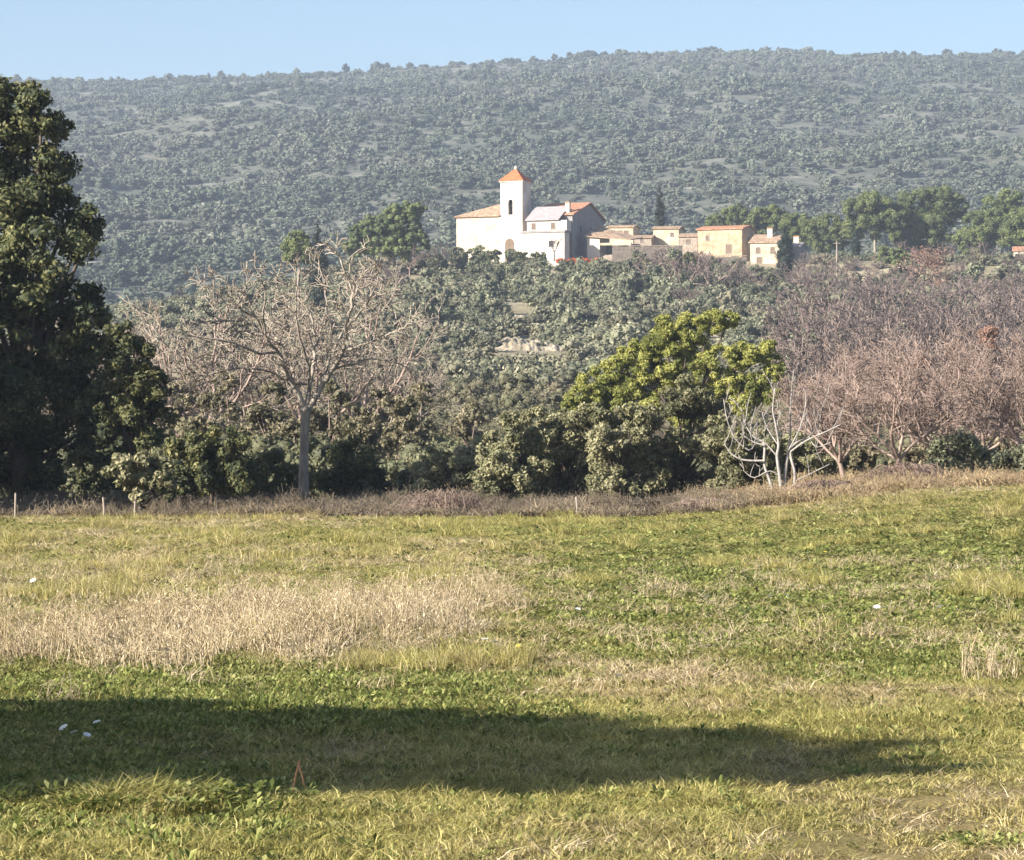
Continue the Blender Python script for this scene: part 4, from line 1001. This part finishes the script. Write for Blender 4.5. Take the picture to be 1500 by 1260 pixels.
# bushes along the brow, before the church
def brow(x, y, rx, Y, lab, mat, seed, name='holm_oak_bush'):
    X = XP(x, Y); z = h1(X, Y); r = rx / F * Y; top = max(ZP(y - rx * .6, Y) - z, r)
    cl = [(-r * .4, 0, top - r * .5, r * .5), (r * .35, 0, top - r * .55, r * .55), (0, 0, top - r * .35, r * .45), (0, 0, top - r * 1.2, r * .8), (0, 0, r * .3, r * .8)]
    root = empty(name, (X, Y, z)); V, Q, rn = leaves(subclumps(cl, 12, .4, seed), 3000, .30, seed, core=.6, up=.3); mobj('crown', mk_mesh('crown', V, Q, rn), M[mat], root)
    V, Q = tube([(0, 0, -.2), (0, 0, top * .6)], [.16, .1], 6); mobj('trunk', mk_mesh('trunk', V, Q), M['barkdark'], root)
    tag(root, lab, 'bush', 'bushes on the brow before the church')
for i, t in enumerate([(672, 373, 17, 545, 'grey green bush under the left end of the church', 'scrub'), (700, 371, 16, 548, 'bush below the plain church wall', 'scrub'), (724, 374, 13, 546, 'small bush just left of the tower door', 'scrub'), (762, 377, 14, 546, 'bush in front of the tower base', 'oak'), (788, 379, 17, 545, 'dark round bush right of the tower base', 'oak'),
                       (748, 371, 9, 547, 'small pale bush right in front of the tower door', 'scrub'), (700, 392, 20, 530, 'olive tree below the church, left', 'scrub'), (745, 400, 22, 525, 'olive tree below the tower', 'scrub'), (790, 402, 20, 528, 'olive tree below the dark round bush', 'scrub'), (835, 400, 20, 530, 'olive tree below the red hedge', 'scrub'),
                       (880, 398, 20, 532, 'olive tree below the porch of the house', 'scrub'), (915, 392, 16, 538, 'bush below the stone terrace wall', 'scrub'), (940, 385, 13, 545, 'dark bush at the stone terrace wall', 'oak'), (640, 385, 18, 530, 'bush on the brow left of the church', 'scrub'),
                       (936, 374, 11, 549, 'small bush under the low brown outhouse', 'scrub'), (985, 372, 13, 550, 'bush in front of the pale stone house', 'scrub'), (1012, 377, 12, 549, 'bush in front of the low stone barn', 'oak'), (1045, 384, 13, 546, 'bush in front of the left half of the ochre house', 'scrub'), (1080, 386, 13, 546, 'bush at the right corner of the ochre house', 'scrub'), (1108, 396, 12, 545, 'bush under the left windows of the villa', 'scrub'), (1128, 399, 11, 544, 'bush between the villa and its cypress', 'scrub'),
                       (1060, 398, 18, 525, 'low bush under the ochre house', 'scrub'), (1135, 410, 16, 525, 'low bush at the foot of the villa cypress', 'oak')]):
    brow(*t[:4], t[4], t[5], 830 + i)
# red leaved hedge on the forecourt
hz = ZP(386, 549); rh = empty('red_hedge', (XP(848, 549), 549, hz))
V, Q, rn = leaves([(-3.6 + k * .55, (k % 3) * .2, .45 + .2 * math.sin(k * 1.7), .48) for k in range(14)], 2600, .16, 5, core=.6)
mobj('leaves', mk_mesh('leaves', V, Q, rn), M['redleaf'], rh)
mobj('stems', mk_mesh('stems', *frusta([(-3.6 + k * .55, 0, -1.5, -3.6 + k * .55, .1, .5, .04, .02) for k in range(14)], 4)), M['barkdark'], rh)
tag(rh, 'low orange red hedge at the foot of the white house', 'hedge')

# ================================================================== MOUNTAIN FOREST
MB_ = []
for k in range(6):
    me_ = bushmesh('forest_tree', 540 + k, 330 if k else 420, .26, M['forest'], 6 + k % 3, core=.72, flat=.95)
    MB_.append(mobj('forest_tree_source', me_, M['forest'], link=False))
def forest():
    g = np.random.default_rng(23)
    X, Y = fan(46000, 800, 2340, .195, g); n = len(X)
    dens = fbm(X / 75, Y / 60, 81, 4); keep = g.random(n) < .20 + 1.35 * dens - .45 * sstep(1500, 2200, Y) * (1 - sstep(.38, .52, dens))
    low = g.random(n) < .35; keep |= low; low = low[keep]; X, Y = X[keep], Y[keep]; n = len(X); z = H(X, Y)
    R_ = np.interp(Y, [800, 1100, 1600, 2300], [3.5, 3.5, 3.0, 2.8]) * np.where(low, .55, 1.0) * (.35 + 1.15 * g.random(n) ** 2.0) * (.75 + .5 * fbm(X / 90, Y / 90, 83, 2))
    s = R_[:, None] * np.stack([.9 + .6 * g.random(n), .9 + .4 * g.random(n), .62 + .55 * g.random(n)], 1)
    tint = np.clip((fbm(X / 80, Y / 120, 85, 3) - .45) * 2 + g.normal(size=n) * .25, 0, 1)
    scatter('mountain_forest', MB_, np.stack([X, Y, z - .5], 1), np.stack([np.zeros(n), np.zeros(n), g.random(n) * 6.28], 1), s, g.integers(0, 6, n), tint, 'evergreen oak and pine forest covering the mountain side', 'forest')
forest()
# trees that stand out on the ridge line
M['ridge'] = leafmat('ridge_tree_leaves', [(.010, .016, .010), (.025, .034, .02), (.05, .06, .035)], .05, 0, objvar=.1)
RT_ = [bushmesh('ridge_tree', 580 + k, 500, .22, M['ridge'], 7 + k, core=.75) for k in range(3)]
for m_ in RT_: m_.materials.append(M['ridge'])
for i, (x, yt, w) in enumerate([(507, 88, 6), (552, 87, 8), (566, 87, 7), (600, 87, 6), (742, 82, 7), (812, 75, 5), (835, 72, 5), (862, 72, 12), (885, 73, 7), (1043, 64, 8), (1205, 70, 6), (1313, 70, 6), (1340, 73, 5), (1388, 69, 8), (1462, 70, 12), (1480, 73, 7), (322, 100, 6), (250, 103, 6)]):
    Y = 2295; X = XP(x, Y); z = h1(X, Y); o = mobj('ridge_tree', RT_[i % 3], None); r = w / F * Y; hgt = max(ZP(yt, Y) - z, 5)
    o.location = (X, Y, z - .5); o.scale = (r * 1.25, r * 1.25, hgt / 1.2); o.rotation_euler = (0, 0, i)
    tag(o, 'small dark tree breaking the far ridge line against the sky', 'tree', 'trees standing out on the ridge line')

# ================================================================== BUILDINGS
def win(parent, cx, y, cz, w, h, arched=False, mat='shutter', d=-1, axis='y', sill=True):
    """a window or door on a wall plane; d = direction the wall faces along the axis"""
    f = PB(); t = .07
    def B(pb, a0, z0, a1, z1, o0, o1):
        lo, hi = sorted((y + d * o0, y + d * o1))
        if axis == 'y': pb.box(a0, lo, z0, a1, hi, z1)
        else: pb.box(lo, a0, z0, hi, a1, z1)
    B(f, cx - w / 2 - t, cz - h / 2, cx - w / 2, cz + h / 2, -.02, .06); B(f, cx + w / 2, cz - h / 2, cx + w / 2 + t, cz + h / 2, -.02, .06)
    B(f, cx - w / 2 - t, cz + h / 2, cx + w / 2 + t, cz + h / 2 + t, -.02, .06)
    if sill: B(f, cx - w / 2 - .1, cz - h / 2 - .1, cx + w / 2 + .1, cz - h / 2, -.02, .12)
    fr = f.build('window', M['greyshadeplaster'], parent)
    p = PB(); B(p, cx - w / 2, cz - h / 2, cx + w / 2, cz + h / 2, -.02, .012); p.build('pane', M[mat], fr)
    return fr

def frame_at(name, x, Y, ybase, rot):
    """an Empty whose local x runs along the front of the building"""
    return empty(name, (XP(x, Y), Y, ZP(ybase, Y)), R(-rot))

def gable(parent, x0, y0, w, d, h, rise, rf, wall, roof, base=-3, ov=.35, th=.2, part='wall', along='x'):
    """walls with gable ends and a two-slope roof, ridge along local x at depth rf*d"""
    yr = y0 + d * rf; b = PB(); x1 = x0 + w; y1 = y0 + d
    prof = [(y0, base), (y1, base), (y1, h), (yr, h + rise), (y0, h)]
    n = 5; b.v += [(x0, p[0], p[1]) for p in prof] + [(x1, p[0], p[1]) for p in prof]
    b.f.append((4, 3, 2, 1, 0)); b.f.append((5, 6, 7, 8, 9))
    for i in range(5): j = (i + 1) % 5; b.f.append((i, j, j + 5, i + 5))
    b.build(part, wall, parent)
    r = PB(); e = .02
    for (ya, za, yb, zb) in ((y0, h, yr, h + rise), (y1, h, yr, h + rise)):
        if abs(yb - ya) < .05: continue
        sl = (zb - za) / (yb - ya); s = 1 if ya > yb else -1
        yo = ya + s * ov; zo = za + sl * (yo - ya)
        lo = [(x0 - ov, yo, zo + e), (x1 + ov, yo, zo + e), (x1 + ov, yb, zb + e), (x0 - ov, yb, zb + e)]
        if s > 0: lo = lo[::-1]
        r.hull(lo, [(a, b_, c + th) for a, b_, c in lo])
    return r.build('roof', roof, parent)

# --- church: tower + nave
Yc = 560
ch = frame_at('church', 733, Yc, 378, 22)
PXM = F / Yc; ct, st = math.cos(R(22)), math.sin(R(22))
Hh = lambda y: (378 - y) / PXM
tw = 32 / (PXM * ct)
def tower():
    b = PB(); aw_ = .42; cx = tw * .46; z0, z1 = Hh(315), Hh(296); zt = Hh(267)
    # hollow belfry: solid shaft, four piers with openings, solid top
    b.box(0, 0, -4, tw, tw, z0)
    b.box(0, 0, z0, cx - aw_, .5, z1); b.box(cx + aw_, 0, z0, tw, .5, z1)
    b.box(0, tw - .5, z0, cx - aw_, tw, z1); b.box(cx + aw_, tw - .5, z0, tw, tw, z1)
    b.box(0, .5, z0, .5, tw - .5, z1); b.box(tw - .5, .5, z0, tw, tw - .5, z1)
    # arched heads
    for yy in ((0, .5), (tw - .5, tw)):
        for k in range(6):
            a0 = math.pi * k / 6; a1 = math.pi * (k + 1) / 6
            xa, xb = cx + aw_ * math.cos(a0), cx + aw_ * math.cos(a1); za, zb = z1 + aw_ * math.sin(a0), z1 + aw_ * math.sin(a1)
            b.hull([(xb, yy[0], zb), (xa, yy[0], za), (xa, yy[1], za), (xb, yy[1], zb)], [(xb, yy[0], z1 + .6), (xa, yy[0], z1 + .6), (xa, yy[1], z1 + .6), (xb, yy[1], z1 + .6)])
        b.box(0, yy[0], z1, cx - aw_, yy[1], z1 + .6); b.box(cx + aw_, yy[0], z1, tw, yy[1], z1 + .6)
    b.box(0, .5, z1, .5, tw - .5, z1 + .6); b.box(tw - .5, .5, z1, tw, tw - .5, z1 + .6)
    b.box(0, 0, z1 + .6, tw, tw, zt)
    t = b.build('tower', M['plaster'], ch)
    c = PB(); c.box(-.18, -.18, zt, tw + .18, tw + .18, zt + .22); c.build('cornice', M['plaster'], t)
    r = PB(); o = .3; zr = zt + .22
    lo = [(-o, -o, zr), (tw + o, -o, zr), (tw + o, tw + o, zr), (-o, tw + o, zr)]; ap = (tw / 2, tw / 2, Hh(245.5))
    r.v += lo + [ap]; r.f += [(3, 2, 1, 0), (0, 1, 4), (1, 2, 4), (2, 3, 4), (3, 0, 4)]
    r.build('spire_roof', M['tilered'], t)
    f = PB(); f.box(tw / 2 - .16, tw / 2 - .16, ap[2] - .25, tw / 2 + .16, tw / 2 + .16, ap[2] + .35); f.build('finial', M['plaster'], t)
    # bell
    prof = [(.05, .55), (.2, .5), (.24, .3), (.28, .1), (.36, 0)]
    V, Q = tube([(cx, tw / 2, z0 + 1.0 + z) for r_, z in prof][::-1], [r_ for r_, z in prof][::-1], 12); mobj('bell', mk_mesh('bell', V, Q, smooth=True), M['bell'], t)
    bb = PB(); bb.box(cx - .08, .5, z0 + 1.5, cx + .08, tw - .5, z0 + 1.66); bb.build('bell_beam', M['shutter'], t)
tower()
# arched doorway at the tower foot
d_ = PB(); cx = tw * .42; zz = Hh(357)
pts = [(cx - .85, -3.0), (cx + .85, -3.0), (cx + .85, zz)] + [(cx + .85 * math.cos(a), zz + .85 * math.sin(a)) for a in np.linspace(.3, math.pi - .3, 7)] + [(cx - .85, zz)]
d_.v += [(x, -.06, z) for x, z in pts] + [(x, .02, z) for x, z in pts]; n_ = len(pts); d_.f.append(tuple(range(n_))); d_.f.append(tuple(range(2 * n_ - 1, n_ - 1, -1)))
for i in range(n_): j = (i + 1) % n_; d_.f.append((i, i + n_, j + n_, j))
d_.build('door', M['shutter'], ch)
# nave left of the tower, half hipped roof
nl = 65 / (PXM * ct); nd = 9.0; hn = Hh(317)
b = PB(); b.box(-nl, .05, -4, -.003, nd, hn); b.build('nave', M['naveplaster'], ch)
ap1 = (tw * .4, nd * .5, hn + 3.1); r = PB(); o = .35
lo = [(-nl - o, -.3, hn), (tw * .4, -.3, hn), (tw * .4, nd + o, hn), (-nl - o, nd + o, hn)]
# roof solid kept behind the tower front
lo = [(-nl - o, -.3, hn + .003), (-.004, -.3, hn + .003), (-.004, nd + o, hn + .003), (-nl - o, nd + o, hn + .003)]; ap1 = (-.004, nd * .5, hn + 2.55); ap2 = (-nl * .25, nd * .5, hn + 2.5)
up = [(x, y, z + .2) for x, y, z in lo]
r.v += lo + up + [ap1, ap2]; r.f += [(3, 2, 1, 0), (0, 1, 5, 4), (1, 2, 6, 5), (2, 3, 7, 6), (3, 0, 4, 7), (4, 5, 8, 9), (5, 6, 8), (6, 7, 9, 8), (7, 4, 9)]
r.build('nave_roof', M['tilepale'], ch)
# low wall of cream plaster on the left of the nave front
tag(ch, 'white church with square bell tower and orange pyramid roof on the knoll', 'church')

# --- white house right of the tower
hs = frame_at('white_house', 779, 558, 380, 22)
H8 = lambda y: (380 - y) / (F / 558)
wl = 59 / (F / 558 * ct); dp = 15.5
gable(hs, 0, .0, wl, dp, H8(316), H8(295) - H8(316), .53, M['greyshadeplaster'], M['tileorange'], base=-4)  # white house's walls coloured grey so the gable's shade reads darker
# grey roof over the front gallery
b = PB(); b.box(.0, -2.2, H8(342), wl - .2, -.003, H8(325)); b.build('gallery', M['plaster'], hs)
r = PB(); z0, z1 = H8(325), H8(303)
lo = [(-.2, -2.6, z0 + .01), (wl * .80, -2.6, z0 + .01), (wl * .80, 2.4, z1), (-.2, 2.4, z1)]; lo2 = [(x, y, z + .16) for x, y, z in lo]; r.hull(lo, lo2); r.build('gallery_roof', M['tilegrey'], hs)
b = PB(); b.box(-.02, -4.6, -4, wl + .3, -2.203, H8(344)); b.build('terrace', M['plaster'], hs)
b = PB(); b.box(-.2, -4.8, H8(344) + .003, wl + .5, -2.25, H8(341)); b.build('terrace_slab', M['greyshadeplaster'], hs)
for k, cx in enumerate((1.2, 4.8)): win(hs, cx, -2.2, H8(333), .7, 1.0, mat='shutter')
win(hs, 5.4, -4.6, H8(360), .8, .9, mat='dark')
c = PB(); c.box(wl * .8, .6, H8(316), wl * .8 + .7, 1.3, H8(298)); cm = c.build('chimney', M['plaster'], hs)
c = PB(); c.box(wl * .8 - .08, .52, H8(298) + .003, wl * .8 + .78, 1.38, H8(296.5)); c.build('chimney_cap', M['tileorange'], cm)
for yy, zz in ((4, H8(335)), (9, H8(335))): win(hs, yy, wl, zz, .8, 1.1, mat='dark', d=1, axis='x')
tag(hs, 'tall white gabled house with shaded right wall beside the bell tower', 'house')

# --- porch wing right of the house
pw = frame_at('porch_house', 860, 556, 381, 22)
H6 = lambda y: (381 - y) / (F / 556)
b = PB(); b.box(0, 0, -4, 2.3, 5, H6(347)); b.build('wall', M['plaster'], pw)
r = PB(); lo = [(-.3, -.5, H6(347) + .01), (8.2, -.5, H6(354) + .01), (8.2, 5.4, H6(348)), (-.3, 5.4, H6(329))]; r.hull(lo, [(x, y, z + .18) for x, y, z in lo]); r.build('roof', M['tilepale'], pw)
b = PB(); b.box(2.303, 3.5, -4, 8.0, 5, H6(357)); b.build('rear_wall', M['greyshadeplaster'], pw)
b = PB(); b.box(2.303, .1, H6(360), 8.0, .5, H6(356.5)); b.build('lintel', M['cream'], pw)
for xx in (5.0, 7.6): 
    b = PB(); b.box(xx, .12, -4, xx + .35, .48, H6(360) - .003); b.build('pillar', M['cream'], pw)
b = PB(); b.box(2.303, .2, -4, 5.0, .4, H6(374)); b.box(5.353, .2, -4, 7.597, .4, H6(372)); b.build('parapet', M['stone'], pw)
tag(pw, 'low porch wing with pillars and dark openings right of the tall white house', 'house')

def simple_house(name, x0, x1, ybase, yeave, yridge, Y, rot, depth, wall, roof, label, rf=.5, windows=(), chim=(), base=-3, side=()):
    o = frame_at(name, x0, Y, ybase, rot); k = F / Y; w = (x1 - x0) / (k * math.cos(R(rot))); hf = lambda y: (ybase - y) / k
    rf_ = gable(o, 0, 0, w, depth, hf(yeave), hf(yridge) - hf(yeave), rf, M[wall], M[roof], base=base, ov=.25)
    for (x, y, ww, hh) in windows: win(o, (x - x0) / (k * math.cos(R(rot))), 0, hf(y), ww, hh, mat='shutter')
    for (yy, y, ww, hh) in side: win(o, yy, w, hf(y), ww, hh, mat='shutter', d=1, axis='x')
    for (x, dy, yt) in chim:
        cx = (x - x0) / (k * math.cos(R(rot))) ; c = PB(); c.box(cx - .45, dy, hf(yeave), cx + .45, dy + .7, hf(yt)); q = c.build('chimney', M['plaster'], o)
        c = PB(); c.box(cx - .52, dy - .07, hf(yt) + .003, cx + .52, dy + .77, hf(yt) + .15); c.build('chimney_cap', M['tileorange'], q)
    return tag(o, label, 'house')
simple_house('stone_house', 890, 927, 352, 333.5, 330, 592, 14, 6, 'cream', 'tilepale', 'small cream house right behind the tall white house', windows=[(908, 342, .8, .9), (917, 342, .8, .9)])
simple_house('stone_house', 929, 954, 355, 349, 345, 585, 12, 5, 'stone', 'tilepale', 'low brown stone outhouse between two pale houses', windows=[(940, 352, .6, .5)])
simple_house('stone_house', 957, 994, 356, 335.5, 331.5, 588, 12, 6, 'cream', 'tilepale', 'pale stone house below the tall thin cypress', windows=[(984, 344, .5, .6)])
simple_house('stone_house', 995, 1021, 362, 347, 342, 580, 12, 6, 'stone', 'tilepale', 'low stone barn left of the ochre house', windows=[(1008, 354, .7, .7)])
simple_house('ochre_house', 1022, 1085, 374, 337, 331.5, 572, 24, 7, 'orangestone', 'tileorange', 'ochre stone house with orange roof edge and shaded right wall', windows=[(1036, 349, .6, .8), (1066, 366, 1.0, 1.6)], side=[(3.4, 352, .8, 1.0)])
v = simple_house('villa', 1099, 1141, 392, 356, 343, 562, 18, 9, 'cream', 'tilepale', 'cream villa with hipped tile roof and white chimney behind the dark cypress', windows=[(1110, 367, .7, 1.0), (1131, 367, .7, 1.0), (1112, 383, .9, 1.4)], chim=[(1122, 2.6, 334)])
a = simple_house('villa_annex', 1143, 1170, 392, 362, 356, 566, 18, 6, 'greyshadeplaster', 'tilegrey', 'grey lower annex right of the villa cypress', windows=[(1160, 375, .8, 1.0)], chim=[(1161, 2.5, 346)])
simple_house('far_house', 1485, 1520, 392, 368, 361, 600, 10, 7, 'plaster', 'tileorange', 'white house half hidden at the right edge of the photo', windows=[(1493, 379, .9, 1.1)])
simple_house('far_house', 1428, 1450, 360, 345, 337, 655, 10, 6, 'stone', 'tileorange', 'small house with red roof glimpsed between the pines', windows=[(1440, 352, .8, .9)])

# retaining wall of the terrace
M['darkstone'] = solidmat('dark_wall_stone', [(.09, .075, .065), (.15, .125, .105), (.22, .185, .155)], 1.6, rough=.95, bump=.06, bscale=3)
def rwall(x0, x1, yt, Y, lab, mat='darkstone', drop=2.6):
    o = empty('stone_wall', (XP(x0, Y), Y, ZP(yt, Y) - drop)); L = XP(x1, Y) - XP(x0, Y); b = PB(); n = max(2, int(L / 1.2)); g = np.random.default_rng(int(x0))
    for k in range(n): 
        a0, a1 = L * k / n, L * (k + 1) / n; b.box(a0, 0, -2, a1 - .004, .5, drop + g.uniform(-.08, .08))
    b.build('masonry', M[mat], o)
    c = PB(); c.box(-.05, -.06, drop + .083, L + .05, .56, drop + .2); c.build('coping', M['stone'], o)
    return tag(o, lab, 'wall')
rwall(897, 1000, 361, 551, 'grey stone terrace wall below the village houses')
rwall(1001, 1094, 376, 549, 'lower stone terrace wall below the ochre house')
rwall(1095, 1200, 395, 546, 'low stone wall in front of the villa', drop=1.2)
# utility pole by the bare wood
Y = 545; X = XP(1226, Y); z = h1(X, Y); hgt = ZP(353, Y) - z
po = empty('utility_pole', (X, Y, z)); V, Q = tube([(0, 0, -.5), (0, 0, hgt * .5), (0, 0, hgt)], [.15, .13, .1], 8); mobj('pole', mk_mesh('pole', V, Q, smooth=True), M['wood'], po)
b = PB(); b.box(-.6, -.05, hgt - .45, .6, .05, hgt - .33); b.build('crossarm', M['wood'], po); tag(po, 'pale wooden pole rising from the trees right of the villa', 'pole')

# ================================================================== AIR
def haze():
    m, nt, N, L = newmat('haze_air')
    pv = N.new('ShaderNodeVolumePrincipled'); pv.inputs['Density'].default_value = .00014; pv.inputs['Color'].default_value = (.66, .79, 1.0, 1); pv.inputs['Anisotropy'].default_value = .0
    out = N.new('ShaderNodeOutputMaterial'); L.new(pv.outputs[0], out.inputs['Volume'])
    b = PB(); b.box(-2200, -150, -25, 2200, 3700, 345); o = b.build('haze', m); tag(o, 'thin blue air haze over the whole valley', kind='stuff')
haze()

# ================================================================== LIGHT, SKY, CAMERA
EL = R(25); sx, sy = -.84, -.54
w = bpy.data.worlds.new('World'); sc.world = w; w.use_nodes = True
wn_ = w.node_tree.nodes; bg = wn_['Background']; sky = wn_.new('ShaderNodeTexSky'); sky.sky_type = 'NISHITA'; sky.sun_disc = False
sky.sun_elevation = EL; sky.sun_rotation = math.atan2(sx, sy); sky.air_density = 1.0; sky.dust_density = 2.1; sky.ozone_density = 4.0
w.node_tree.links.new(sky.outputs[0], bg.inputs[0]); bg.inputs[1].default_value = .063
ld = bpy.data.lights.new('sun', 'SUN'); ld.energy = 5.0; ld.angle = R(.5); ld.color = (1, .93, .82)
sun = bpy.data.objects.new('sun', ld); COL.objects.link(sun)
tv = Vector((sx * math.cos(EL), sy * math.cos(EL), math.sin(EL))).normalized(); sun.rotation_euler = tv.to_track_quat('Z', 'Y').to_euler(); sun.location = (-60, -30, 80)

cd = bpy.data.cameras.new('camera'); cam = bpy.data.objects.new('camera', cd); COL.objects.link(cam)
cd.sensor_width = 36; cd.sensor_fit = 'HORIZONTAL'; cd.lens = F / 1500 * 36; cd.clip_start = .1; cd.clip_end = 9000
cam.location = (0, 0, CH); cam.rotation_euler = (R(90) + math.atan(28 / F), 0, 0); sc.camera = cam
vs = sc.view_settings; vs.view_transform = 'Standard'; vs.look = 'None'; vs.exposure = 1.56; vs.gamma = 1
cy = sc.cycles; cy.max_bounces = 4; cy.diffuse_bounces = 2; cy.glossy_bounces = 1; cy.transmission_bounces = 2; cy.volume_bounces = 0; cy.transparent_max_bounces = 4
cy.use_denoising = True; cy.use_adaptive_sampling = True; cy.adaptive_threshold = .02; cy.caustics_reflective = False; cy.caustics_refractive = False
sc.render.use_persistent_data = False
